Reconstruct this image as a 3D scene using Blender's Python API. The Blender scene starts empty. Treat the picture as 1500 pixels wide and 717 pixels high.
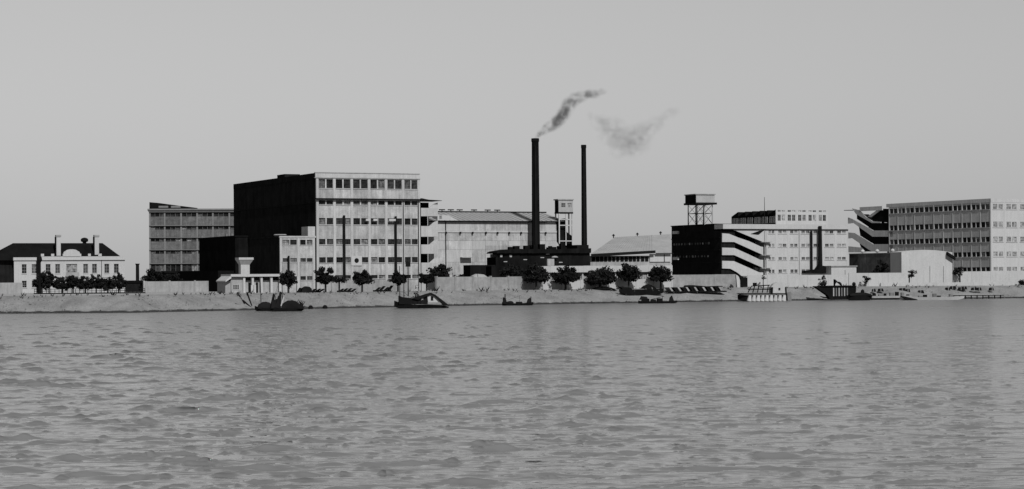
import bpy, math, random
import numpy as np
from mathutils import Vector, Matrix
from math import sin, cos, tan, radians as R, pi
random.seed(7); rng = np.random.default_rng(7)
sc = bpy.context.scene
C = sc.collection

# ---------------------------------------------------------------- camera
F = 3200.0; SH = 51.0; ROLL = -0.0073; CH = 6.0; G = 3.4
cam = bpy.data.cameras.new('camera'); camo = bpy.data.objects.new('camera', cam); C.objects.link(camo)
cam.sensor_width = 36.0; cam.lens = 36.0 * F / 1500.0
cam.shift_y = SH / 1500.0
cam.clip_start = 0.5; cam.clip_end = 20000
camo.matrix_world = Matrix.Translation((0, 0, CH)) @ Matrix.Rotation(R(90), 4, 'X') @ Matrix.Rotation(ROLL, 4, 'Z')
sc.camera = camo

# ---------------------------------------------------------------- light
SUN_AZ = R(22)      # to the right of the line from the scene back to the camera
SUN_EL = R(42)
sv = Vector((sin(SUN_AZ) * cos(SUN_EL), -cos(SUN_AZ) * cos(SUN_EL), sin(SUN_EL)))   # towards the sun
w = bpy.data.worlds.new('World'); sc.world = w; w.use_nodes = True
nt = w.node_tree; bg = nt.nodes['Background']
sky = nt.nodes.new('ShaderNodeTexSky'); sky.sky_type = 'NISHITA'; sky.sun_disc = False
sky.sun_elevation = SUN_EL; sky.sun_rotation = math.atan2(sv.x, sv.y)
sky.air_density = 2.0; sky.dust_density = 0.0; sky.ozone_density = 1.0; sky.altitude = 0
# orthochromatic black and white film: sees green and blue only
sep = nt.nodes.new('ShaderNodeSeparateColor'); nt.links.new(sky.outputs[0], sep.inputs[0])
mg = nt.nodes.new('ShaderNodeMath'); mg.operation = 'MULTIPLY'; mg.inputs[1].default_value = 0.65; nt.links.new(sep.outputs[1], mg.inputs[0])
mb = nt.nodes.new('ShaderNodeMath'); mb.operation = 'MULTIPLY_ADD'; mb.inputs[1].default_value = 0.35
nt.links.new(sep.outputs[2], mb.inputs[0]); nt.links.new(mg.outputs[0], mb.inputs[2]); nt.links.new(mb.outputs[0], bg.inputs[0])
bg.inputs[1].default_value = 0.057
sun = bpy.data.lights.new('sun', 'SUN'); suno = bpy.data.objects.new('sun', sun); C.objects.link(suno)
sun.energy = 4.6; sun.angle = R(0.5); sun.color = (1, 1, 1)
suno.rotation_euler = sv.to_track_quat('Z', 'Y').to_euler(); suno.location = (50, -50, 120)
sc.view_settings.view_transform = 'Standard'; sc.view_settings.look = 'None'
sc.view_settings.exposure = 0.2; sc.view_settings.gamma = 1.0

# ---------------------------------------------------------------- photograph to place
def ray(px, py):
    u = px - 750.0; v = (358.5 - py) + SH
    c, s = cos(ROLL), sin(ROLL)
    return (u * c - v * s) / F, (u * s + v * c) / F
def P(px, py, Y):
    tx, tz = ray(px, py); return Vector((tx * Y, Y, CH + tz * Y))

# ---------------------------------------------------------------- materials
MATS = {}
def mat(name, base, rough=0.9, var=0.25, scale=0.35, streak=0.0, fine=0.12, rnd=0.0, bump=0.15, spec=0.3):
    if name in MATS: return MATS[name]
    m = bpy.data.materials.new(name); m.use_nodes = True; MATS[name] = m
    n = m.node_tree.nodes; l = m.node_tree.links; b = n['Principled BSDF']
    b.inputs['Roughness'].default_value = rough
    b.inputs['Specular IOR Level'].default_value = spec
    tc = n.new('ShaderNodeTexCoord'); oi = n.new('ShaderNodeObjectInfo')
    off = n.new('ShaderNodeVectorMath'); off.operation = 'MULTIPLY_ADD'
    comb = n.new('ShaderNodeCombineXYZ')
    for k in range(3): l.new(oi.outputs['Random'], comb.inputs[k])
    l.new(comb.outputs[0], off.inputs[0]); off.inputs[1].default_value = (37, 53, 71) if rnd else (0, 0, 0)
    l.new(tc.outputs['Object'], off.inputs[2])
    def noise(sc_, det, stretch=None):
        t = n.new('ShaderNodeTexNoise'); t.inputs['Scale'].default_value = sc_; t.inputs['Detail'].default_value = det
        t.inputs['Roughness'].default_value = 0.65
        if stretch:
            mp = n.new('ShaderNodeMapping'); mp.inputs['Scale'].default_value = stretch
            l.new(off.outputs[0], mp.inputs[0]); l.new(mp.outputs[0], t.inputs['Vector'])
        else: l.new(off.outputs[0], t.inputs['Vector'])
        return t.outputs['Fac']
    def mth(op, a, bb):
        k = n.new('ShaderNodeMath'); k.operation = op
        for i, x in enumerate((a, bb)):
            if isinstance(x, (int, float)): k.inputs[i].default_value = x
            else: l.new(x, k.inputs[i])
        return k.outputs[0]
    def centred(fac, amp):      # 1 + amp * (fac-.5) * 4
        return mth('ADD', 1.0, mth('MULTIPLY', mth('SUBTRACT', fac, 0.5), 4 * amp))
    v = centred(noise(scale, 5), var)
    if fine: v = mth('MULTIPLY', v, centred(noise(4.0, 3), fine))
    if streak: v = mth('MULTIPLY', v, centred(noise(1.0, 4, (1.6, 1.6, 0.12)), streak))
    if rnd: v = mth('MULTIPLY', v, mth('ADD', 1.0 - rnd / 2, mth('MULTIPLY', oi.outputs['Random'], rnd)))
    v = mth('MAXIMUM', mth('MULTIPLY', v, base), base * 0.15)
    v = mth('MINIMUM', v, 0.85)
    l.new(v, b.inputs['Base Color'])
    if bump:
        bp = n.new('ShaderNodeBump'); bp.inputs['Strength'].default_value = 0.5; bp.inputs['Distance'].default_value = bump * 0.2
        l.new(noise(2.5, 5), bp.inputs['Height']); l.new(bp.outputs[0], b.inputs['Normal'])
    return m

PLASTER = mat('pale_plaster', 0.27, var=0.10, streak=0.14, rnd=0.16)
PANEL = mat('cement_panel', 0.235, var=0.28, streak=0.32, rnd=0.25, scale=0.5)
WHITE = mat('white_limewash', 0.285, var=0.06, streak=0.07, rnd=0.06)
CONC = mat('weathered_concrete', 0.19, var=0.22, streak=0.2, rnd=0.1)
QUAYW = mat('stained_quay_wall', 0.17, var=0.28, streak=0.15, rnd=0.15, scale=0.6)
BRICK = mat('grey_brick', 0.066, var=0.4, streak=0.35, rnd=0.25, scale=0.8, fine=0.3)
BRICKP = mat('grey_brick_pale_joint', 0.11, var=0.1, streak=0.1, rnd=0.1)
MIDBRICK = mat('brown_brick', 0.30, var=0.15, streak=0.22, rnd=0.18)
DARK_SHADE = mat('dark_shaded_brick', 0.010, var=0.4, streak=0.3, rnd=0.2, bump=0.3, spec=0.0)  # shade of the left-hand walls put into the colour; dark sheds share it
FRAME = mat('dark_window_frame', 0.012, var=0.3, bump=0, rnd=0.4)
SOOT_SHADE = mat('soot_and_shade', 0.006, var=0.4, streak=0.3, rnd=0.2, spec=0.0)  # soot on boiler house and chimneys; shade painted on the annexe
INTER = mat('interior_shade', 0.006, var=0.3, bump=0, spec=0.0)  # shade inside stairwells and galleries put into the colour
SLATE_SHADE = mat('slate_and_shade', 0.006, rough=0.95, var=0.35, bump=0.2, spec=0.0)  # slate roofs; also shade painted on left-hand end walls
TIN = mat('corrugated_tin', 0.21, rough=0.7, var=0.16, streak=0.1, scale=0.25)
TINRED = mat('painted_sheet_roof', 0.20, rough=0.8, var=0.14, streak=0.1, scale=0.3)
IRON = mat('black_iron', 0.007, rough=0.8, var=0.3, spec=0.03)
STEELP = mat('pale_painted_steel', 0.22, var=0.15, streak=0.1)
WOODD = mat('tarred_timber', 0.006, var=0.4, rough=0.9, spec=0.02, streak=0.2)
WOODM = mat('weathered_timber', 0.10, var=0.35, streak=0.25, rnd=0.3)
WOODL = mat('pale_timber', 0.2, var=0.2, streak=0.2, rnd=0.2)
MATTING = mat('dark_reed_matting', 0.009, var=0.35, rnd=0.3, bump=0.5, spec=0.0)
CANVAS = mat('pale_canvas', 0.28, var=0.1, rnd=0.15)
LEAF = mat('dark_leaf', 0.011, rough=0.9, var=0.35, scale=1.2, rnd=0.3, bump=0, spec=0.0)
BARK = mat('bark', 0.012, var=0.3, rnd=0.3)
EARTH = mat('packed_earth', 0.20, var=0.2, scale=0.12, fine=0.2)
BANK = mat('mud_bank', 0.135, var=0.3, scale=0.22, fine=0.35, bump=0.8)
def wet_foot():     # the strip the river keeps wet is darker mud
    n = BANK.node_tree.nodes; l = BANK.node_tree.links; b = n['Principled BSDF']; src = b.inputs['Base Color'].links[0].from_socket
    tc = n.new('ShaderNodeTexCoord'); sx = n.new('ShaderNodeSeparateXYZ'); l.new(tc.outputs['Object'], sx.inputs[0])
    t = n.new('ShaderNodeTexNoise'); t.inputs['Scale'].default_value = .5; l.new(tc.outputs['Object'], t.inputs['Vector'])
    ad = n.new('ShaderNodeMath'); ad.operation = 'MULTIPLY_ADD'; ad.inputs[1].default_value = -.6; l.new(t.outputs['Fac'], ad.inputs[0]); l.new(sx.outputs[2], ad.inputs[2])
    mr = n.new('ShaderNodeMapRange'); mr.inputs[1].default_value = .0; mr.inputs[2].default_value = .18; mr.inputs[3].default_value = .12; mr.inputs[4].default_value = 1; l.new(ad.outputs[0], mr.inputs[0])
    m = n.new('ShaderNodeMath'); m.operation = 'MULTIPLY'; l.new(src, m.inputs[0]); l.new(mr.outputs[0], m.inputs[1]); l.new(m.outputs[0], b.inputs['Base Color'])
wet_foot()
BLACKP = mat('black_paint', 0.005, var=0.1, bump=0, spec=0.1)

def glass_mat(name, lo, hi, pale):
    m = bpy.data.materials.new(name); m.use_nodes = True
    n = m.node_tree.nodes; l = m.node_tree.links; b = n['Principled BSDF']
    b.inputs['Roughness'].default_value = 0.12; b.inputs['Specular IOR Level'].default_value = 0.05
    oi = n.new('ShaderNodeObjectInfo'); rp = n.new('ShaderNodeValToRGB')
    e = rp.color_ramp.elements
    e[0].position = 0; e[0].color = (lo, lo, lo, 1); e[1].position = 0.5; e[1].color = (hi, hi, hi, 1)
    x = e.new(0.8); x.color = (min(hi * 3.5, pale),) * 3 + (1,); y = e.new(0.93); y.color = (pale, pale, pale, 1)
    tc = n.new('ShaderNodeTexCoord'); t = n.new('ShaderNodeTexNoise'); t.inputs['Scale'].default_value = 1.3; t.inputs['Detail'].default_value = 3
    va = n.new('ShaderNodeVectorMath'); va.operation = 'ADD'; cb = n.new('ShaderNodeCombineXYZ')
    mm = n.new('ShaderNodeMath'); mm.operation = 'MULTIPLY'; mm.inputs[1].default_value = 91
    l.new(oi.outputs['Random'], mm.inputs[0]); l.new(mm.outputs[0], cb.inputs[0]); l.new(mm.outputs[0], cb.inputs[2])
    l.new(tc.outputs['Object'], va.inputs[0]); l.new(cb.outputs[0], va.inputs[1]); l.new(va.outputs[0], t.inputs['Vector'])
    l.new(oi.outputs['Random'], rp.inputs[0])
    mx = n.new('ShaderNodeMath'); mx.operation = 'MULTIPLY'; m2 = n.new('ShaderNodeMapRange')
    m2.inputs[1].default_value = 0.35; m2.inputs[2].default_value = 0.65; m2.inputs[3].default_value = 0.4; m2.inputs[4].default_value = 1.9
    l.new(t.outputs['Fac'], m2.inputs[0]); l.new(rp.outputs[0], mx.inputs[0]); l.new(m2.outputs[0], mx.inputs[1])
    l.new(mx.outputs[0], b.inputs['Base Color'])
    return m
GLASS = glass_mat('dusty_window_glass', 0.004, 0.018, 0.12)
GLASSF = glass_mat('faint_pale_glass', 0.10, 0.13, 0.15)
GLASSP = glass_mat('pale_dusty_glass', 0.008, 0.06, 0.16)

# ---------------------------------------------------------------- mesh helpers
class MB:
    def __init__(s): s.v = []; s.f = []
    def quadbox(s, p):      # 8 points, bottom 4 then top 4, ccw
        k = len(s.v); s.v += [tuple(q) for q in p]
        for f in ((3, 2, 1, 0), (4, 5, 6, 7), (0, 1, 5, 4), (1, 2, 6, 5), (2, 3, 7, 6), (3, 0, 4, 7)):
            s.f.append(tuple(k + i for i in f))
        return s
    def box(s, x0, x1, y0, y1, z0, z1):
        return s.quadbox([(x0, y0, z0), (x1, y0, z0), (x1, y1, z0), (x0, y1, z0), (x0, y0, z1), (x1, y0, z1), (x1, y1, z1), (x0, y1, z1)])
    def prism(s, pts, t0, t1):   # polygon in (s,z), thickness t0..t1 along y
        n = len(pts); k = len(s.v)
        a = sum(pts[i][0] * pts[(i + 1) % n][1] - pts[(i + 1) % n][0] * pts[i][1] for i in range(n))
        if a < 0: pts = pts[::-1]
        s.v += [(x, t0, z) for x, z in pts] + [(x, t1, z) for x, z in pts]
        s.f.append(tuple(range(k, k + n))); s.f.append(tuple(range(k + 2 * n - 1, k + n - 1, -1)))
        for i in range(n):
            j = (i + 1) % n; s.f.append((k + j, k + i, k + n + i, k + n + j))
        return s
    def bar(s, a, b, r0, r1=None, n=6):
        r1 = r0 if r1 is None else r1
        a = Vector(a); b = Vector(b); d = (b - a).normalized()
        u = d.orthogonal().normalized(); v = d.cross(u); k = len(s.v)
        for p, r in ((a, r0), (b, r1)):
            for i in range(n):
                t = 2 * pi * i / n; s.v.append(tuple(p + u * (r * cos(t)) + v * (r * sin(t))))
        for i in range(n):
            j = (i + 1) % n; s.f.append((k + i, k + j, k + n + j, k + n + i))
        s.f.append(tuple(k + i for i in range(n - 1, -1, -1))); s.f.append(tuple(k + n + i for i in range(n)))
        return s
    def lathe(s, prof, n=12, cx=0, cy=0):
        k = len(s.v); m = len(prof)
        for r, z in prof:
            for i in range(n): s.v.append((cx + r * cos(2 * pi * i / n), cy + r * sin(2 * pi * i / n), z))
        for q in range(m - 1):
            for i in range(n):
                j = (i + 1) % n; s.f.append((k + q * n + i, k + q * n + j, k + (q + 1) * n + j, k + (q + 1) * n + i))
        s.f.append(tuple(k + i for i in range(n - 1, -1, -1))); s.f.append(tuple(k + (m - 1) * n + i for i in range(n)))
        return s
    def mesh(s, name, material):
        me = bpy.data.meshes.new(name); me.from_pydata(s.v, [], s.f); me.update()
        if material: me.materials.append(material)
        return me
    def build(s, name, material, parent=None, loc=(0, 0, 0), rot=0.0):
        o = bpy.data.objects.new(name, s.mesh(name, material)); C.objects.link(o)
        o.location = loc; o.rotation_euler[2] = rot
        if parent: o.parent = parent
        return o
def part(me, name, parent, loc=(0, 0, 0), rot=0.0):
    o = bpy.data.objects.new(name, me); C.objects.link(o); o.location = loc; o.rotation_euler[2] = rot; o.parent = parent; return o
def thing(name, label, cat, loc=(0, 0, 0), rot=0.0, group=None):
    o = bpy.data.objects.new(name, None); C.objects.link(o); o.empty_display_size = 0.5
    o.location = loc; o.rotation_euler[2] = rot; o['label'] = label; o['category'] = cat
    if group: o['group'] = group
    return o
def tag(o, label, cat, group=None, kind=None):
    o['label'] = label; o['category'] = cat
    if group: o['group'] = group
    if kind: o['kind'] = kind
    return o

class Frame:       # a rectangular plot: local x along the front, y into the depth, z up
    def __init__(s, px, Y, yaw, base=G, py=400):
        s.X0 = P(px, py, Y).x; s.Y0 = Y; s.yaw = R(yaw); s.c = cos(s.yaw); s.s = sin(s.yaw); s.base = base
    def a(s, px, b=0, py=390):
        t = ray(px, py)[0]; return (t * (s.Y0 + b * s.c) - s.X0 + b * s.s) / (s.c - t * s.s)
    def b(s, px, a=0, py=390):
        t = ray(px, py)[0]; return (s.X0 + a * s.c - t * (s.Y0 + a * s.s)) / (s.s + t * s.c)
    def z(s, px, py, a, b):
        return CH + ray(px, py)[1] * (s.Y0 + a * s.s + b * s.c) - s.base
    def root(s, name, label, cat, group=None):
        return thing(name, label, cat, (s.X0, s.Y0, s.base), s.yaw, group)
class Front:       # the front wall plane at depth b0
    def __init__(s, f, b0=0): s.f = f; s.b0 = b0; s.o = (0, b0, 0); s.rot = 0
    def s(s_, px, py=390): return s_.f.a(px, s_.b0, py)
    def z(s_, px, py): return s_.f.z(px, py, s_.s(px, py), s_.b0)
    def pt(s_, px, py): return (s_.s(px, py), s_.z(px, py))
class Side:        # the left-hand wall plane at a0; s runs from the far end L to the near corner
    def __init__(s, f, L, a0=0): s.f = f; s.L = L; s.a0 = a0; s.o = (a0, L, 0); s.rot = -pi / 2
    def s(s_, px, py=390): return s_.L - s_.f.b(px, s_.a0, py)
    def z(s_, px, py): return s_.f.z(px, py, s_.a0, s_.f.b(px, s_.a0, py))
    def pt(s_, px, py): return (s_.s(px, py), s_.z(px, py))

WC = {}
def window(parent, pl, s0, s1, z0, z1, t=0.2, nx=2, ny=2, fm=None, glass=None, bar=0.055):
    w_ = round(s1 - s0, 2); h = round(z1 - z0, 2); fm = fm or PLASTER; glass = glass or GLASS
    key = (w_, h, nx, ny, fm.name, glass.name, bar)
    if key not in WC:
        m = MB(); m.box(0, w_, 0, .08, 0, bar); m.box(0, w_, 0, .08, h - bar, h); m.box(0, bar, 0, .08, bar, h - bar); m.box(w_ - bar, w_, 0, .08, bar, h - bar)
        for i in range(1, nx): x = w_ * i / nx; m.box(x - bar / 3, x + bar / 3, .01, .07, bar, h - bar)
        for j in range(1, ny): z = h * j / ny; m.box(bar, w_ - bar, .02, .06, z - bar / 3, z + bar / 3)
        g = MB(); g.box(bar, w_ - bar, .045, .055, bar, h - bar)
        WC[key] = (m.mesh('window', fm), g.mesh('pane', glass))
    c, s = cos(pl.rot), sin(pl.rot)
    loc = (pl.o[0] + c * s0 - s * t, pl.o[1] + s * s0 + c * t, z0)
    o = part(WC[key][0], 'window', parent, loc, pl.rot)
    part(WC[key][1], 'pane', o)
    return o

def facade(root, pl, bounds, rows, zb, zt, nwin=2, pier=0.5, gap=0.35, mull=0.3, wallm=None, pierm=None, thick=0.35,
           proud=0.1, nx=3, ny=3, fm=None, glass=None, skip=(), sill=True, inset=0.2, holes=None):
    """bounds: pier centres; rows: (zlo, zhi) from the bottom up"""
    for x in bounds:
        MB().box(x - pier / 2, x + pier / 2, -proud, thick, zb, zt).build('pilaster', pierm, root, pl.o, pl.rot)
    zs = [zb] + [q for r in rows for q in r] + [zt]
    for i in range(len(bounds) - 1):
        a, b = bounds[i] + pier / 2, bounds[i + 1] - pier / 2
        for k in range(0, len(zs), 2):
            if zs[k + 1] - zs[k] > 0.05:
                MB().box(a, b, 0, thick, zs[k], zs[k + 1]).build('wall_panel', wallm, root, pl.o, pl.rot)
        for r, (z0, z1) in enumerate(rows):
            if (i, r) in skip:
                MB().box(a, b, 0, thick, z0, z1).build('wall_panel', wallm, root, pl.o, pl.rot); continue
            ww = (b - a - 2 * gap - (nwin - 1) * mull) / nwin
            spans = [(a + gap + ww * (k + 1) + mull * k, a + gap + ww * (k + 1) + mull * (k + 1)) for k in range(nwin - 1)]
            if gap > 0.02: spans += [(a, a + gap), (b - gap, b)]
            for x0, x1 in spans: MB().box(x0, x1, 0.003, thick, z0, z1).build('window_pier', wallm, root, pl.o, pl.rot)
            for k in range(nwin):
                x = a + gap + k * (ww + mull); window(root, pl, x, x + ww, z0, z1, inset, nx, ny, fm, glass)
            if sill: MB().box(a + gap * .5, b - gap * .5, -0.13, -0.003, z0 - .16, z0).build('window_sill', pierm, root, pl.o, pl.rot)

# ---------------------------------------------------------------- shore, ground, water
SHORE = [(-600, 430), (0, 427), (200, 428), (330, 447), (450, 465), (600, 490), (700, 506), (800, 519), (900, 532), (1000, 545), (1100, 557), (1200, 566), (1300, 572), (1400, 577), (1500, 582), (1900, 590)]
def shoreY(px):
    for (a, ya), (b, yb) in zip(SHORE, SHORE[1:]):
        if a <= px <= b: return ya + (yb - ya) * (px - a) / (b - a)
    return 590
def topY(px): return shoreY(px) + 12.5
sp = []
for k in range(-600, 1901, 10):
    Y = shoreY(k) + 1.2 * sin(k * .031) + .7 * sin(k * .083 + 1) ; sp.append(Vector((ray(k, 440)[0] * Y, Y)))
def terrain():
    rows = [(-14, -3.0, 0), (-3, -0.5, .1), (0, 0.02, .12), (1.2, 0.35, .15), (3, 1.0, .15), (5.5, 1.9, .18), (8, 2.75, .15), (10.5, 3.3, .08), (12, 3.4, 0.02), (14, 3.4, 0)]
    left = Vector((-1500, sp[0].y - 60)); right = Vector((1500, sp[-1].y + 80))
    base = [left] + sp + [right]
    v = []; f = []; n = len(base)
    for d, z, j in rows:
        for i, p in enumerate(base):
            jj = random.uniform(-j, j) if 0 < i < n - 1 else 0
            v.append((p.x - d * .35, p.y + d, z + jj))
    for r in range(len(rows) - 1):
        for i in range(n - 1): k = r * n + i; f.append((k, k + 1, k + n + 1, k + n))
    me = bpy.data.meshes.new('river_bank'); me.from_pydata(v, [], f); me.materials.append(BANK); me.update()
    o = bpy.data.objects.new('river_bank', me); C.objects.link(o); o['kind'] = 'structure'
    gv = [(v[(len(rows) - 1) * n + i]) for i in range(n)] + [(-9000 if i == 0 else 9000 if i == n - 1 else p.x * 9, 9000, G) for i, p in enumerate(base)]
    gf = [(i, i + 1, n + i + 1, n + i) for i in range(n - 1)]
    k = len(gv)
    gv += [(-9000, base[0].y + 14, G), (9000, base[-1].y + 14, G)]
    gf += [(k, 0, n), (n - 1, k + 1, 2 * n - 1)]
    me = bpy.data.meshes.new('ground'); me.from_pydata(gv, [], gf); me.materials.append(EARTH); me.update()
    o = bpy.data.objects.new('ground', me); C.objects.link(o); o['kind'] = 'structure'
terrain()

SLOPE = 0.0175
def water():
    rr = [3]
    while rr[-1] < 50: rr.append(rr[-1] * 1.06)
    while rr[-1] < 640: rr.append(rr[-1] * 1.0022)
    rr += [900, 1500]
    rr = np.array(rr)
    th = np.concatenate([np.radians(np.linspace(-178, -24, 26)), np.radians(np.linspace(-23, -14.6, 40)), np.radians(np.linspace(-14.5, 14.5, 700)), np.radians(np.linspace(14.6, 23, 40)), np.radians(np.linspace(24, 178, 26))])
    Rr, T = np.meshgrid(rr, th, indexing='ij')
    X = Rr * np.sin(T); Y = Rr * np.cos(T); Z = np.zeros_like(X)
    dr = np.gradient(rr)[:, None] * np.ones_like(X)
    fade = np.where(np.abs(np.degrees(T)) < 23.5, 1.0, 0.0) * np.clip((620 - Rr) / 20, 0, 1)
    X0, Y0 = X.copy(), Y.copy()
    N = 170
    lam = np.exp(rng.uniform(math.log(0.35), math.log(2.6), N))
    wind = math.radians(298)
    shelter = 1.02 - 0.4 * np.tanh((X0 - 4) / 20)       # the wind drops towards the right-hand shore
    def gust_field(l0, l1, gain):       # patches where the wavelets stand up steeply
        e = np.zeros_like(X0)
        for _ in range(14):
            L = math.exp(rng.uniform(math.log(l0), math.log(l1))); d = wind + rng.normal(0, .75); k = 2 * math.pi / L
            e += np.sin(k * (X0 * .7 * math.cos(d) + Y0 * math.sin(d)) + rng.uniform(0, 6.3) + .8 * np.sin(X0 * k * .31 + Y0 * k * .23))
        e /= math.sqrt(7)
        return np.clip(np.exp(gain * e - gain ** 2 / 2), 0, 3.8) * shelter
    gusts = [gust_field(.9, 4, 1.55), gust_field(2, 8, 1.5), gust_field(6, 24, 1.3)]
    for L in lam:
        k = 2 * math.pi / L; d = wind + rng.normal(0, .36); ph = rng.uniform(0, 2 * math.pi)
        sl = SLOPE * 1.0 * (1.0 if L < 1.0 else (1.0 / L) ** 1.15)
        g = gusts[0 if L < .9 else 1 if L < 2.4 else 2]
        A = sl / k * np.clip(L / (1.7 * dr) - .6, 0, 1) * fade * g
        th_ = k * (X0 * math.cos(d) + Y0 * math.sin(d)) + ph
        Z += A * np.cos(th_); X -= A * .95 * math.cos(d) * np.sin(th_); Y -= A * .95 * math.sin(d) * np.sin(th_)
    nr, nth = Rr.shape
    co = np.stack([X, Y, Z], -1).reshape(-1, 3).astype(np.float32)
    i, j = np.meshgrid(np.arange(nr - 1), np.arange(nth - 1), indexing='ij')
    a = (i * nth + j).ravel(); q = np.stack([a, a + nth, a + nth + 1, a + 1], -1)[:, ::-1].astype(np.int32)
    me = bpy.data.meshes.new('river_water'); me.vertices.add(len(co)); me.vertices.foreach_set('co', co.ravel())
    me.loops.add(q.size); me.loops.foreach_set('vertex_index', q.ravel()); me.polygons.add(len(q))
    me.polygons.foreach_set('loop_start', np.arange(0, q.size, 4, dtype=np.int32)); me.polygons.foreach_set('loop_total', np.full(len(q), 4, dtype=np.int32))
    me.polygons.foreach_set('use_smooth', np.ones(len(q), dtype=bool))
    me.update(calc_edges=True); me.validate()
    if me.polygons[len(q) // 2].normal.z < 0: me.flip_normals()
    m = bpy.data.materials.new('river_water'); m.use_nodes = True; n = m.node_tree.nodes; l = m.node_tree.links; b = n['Principled BSDF']
    b.inputs['Base Color'].default_value = (.105, .105, .105, 1); b.inputs['IOR'].default_value = 1.33
    # wavelets too small for the mesh far out are carried by the roughness
    me.attributes.new('fine_waves', 'FLOAT', 'POINT').data.foreach_set('value', np.clip((Rr - 90) / 350, 0, 1).ravel().astype(np.float32))
    at = n.new('ShaderNodeAttribute'); at.attribute_name = 'fine_waves'; mr = n.new('ShaderNodeMapRange')
    mr.inputs[3].default_value = .05; mr.inputs[4].default_value = .28; l.new(at.outputs['Fac'], mr.inputs[0]); l.new(mr.outputs[0], b.inputs['Roughness'])
    tc = n.new('ShaderNodeTexCoord'); prev = None
    for s_, dist, st in ((.35, .26, (.55, 1.7, 1)), (1.3, .03, (.7, 1.6, 1)), (4.0, .010, (.8, 1.5, 1))):
        mp = n.new('ShaderNodeMapping'); mp.inputs['Scale'].default_value = st; mp.inputs['Rotation'].default_value = (0, 0, .2)
        t = n.new('ShaderNodeTexNoise'); t.inputs['Scale'].default_value = s_; t.inputs['Detail'].default_value = 3
        l.new(tc.outputs['Object'], mp.inputs[0]); l.new(mp.outputs[0], t.inputs['Vector'])
        bp = n.new('ShaderNodeBump'); bp.inputs['Strength'].default_value = 1; bp.inputs['Distance'].default_value = dist
        l.new(t.outputs['Fac'], bp.inputs['Height'])
        if prev: l.new(prev.outputs[0], bp.inputs['Normal'])
        prev = bp
    l.new(prev.outputs[0], b.inputs['Normal'])
    me.materials.append(m)
    o = bpy.data.objects.new('river_water', me); C.objects.link(o); o['kind'] = 'structure'
water()

# ================================================================ BUILDINGS
def body(root, a0, a1, b0, b1, z0, z1, m, name='wall'):
    return MB().box(a0, a1, b0, b1, z0, z1).build(name, m, root)

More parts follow.
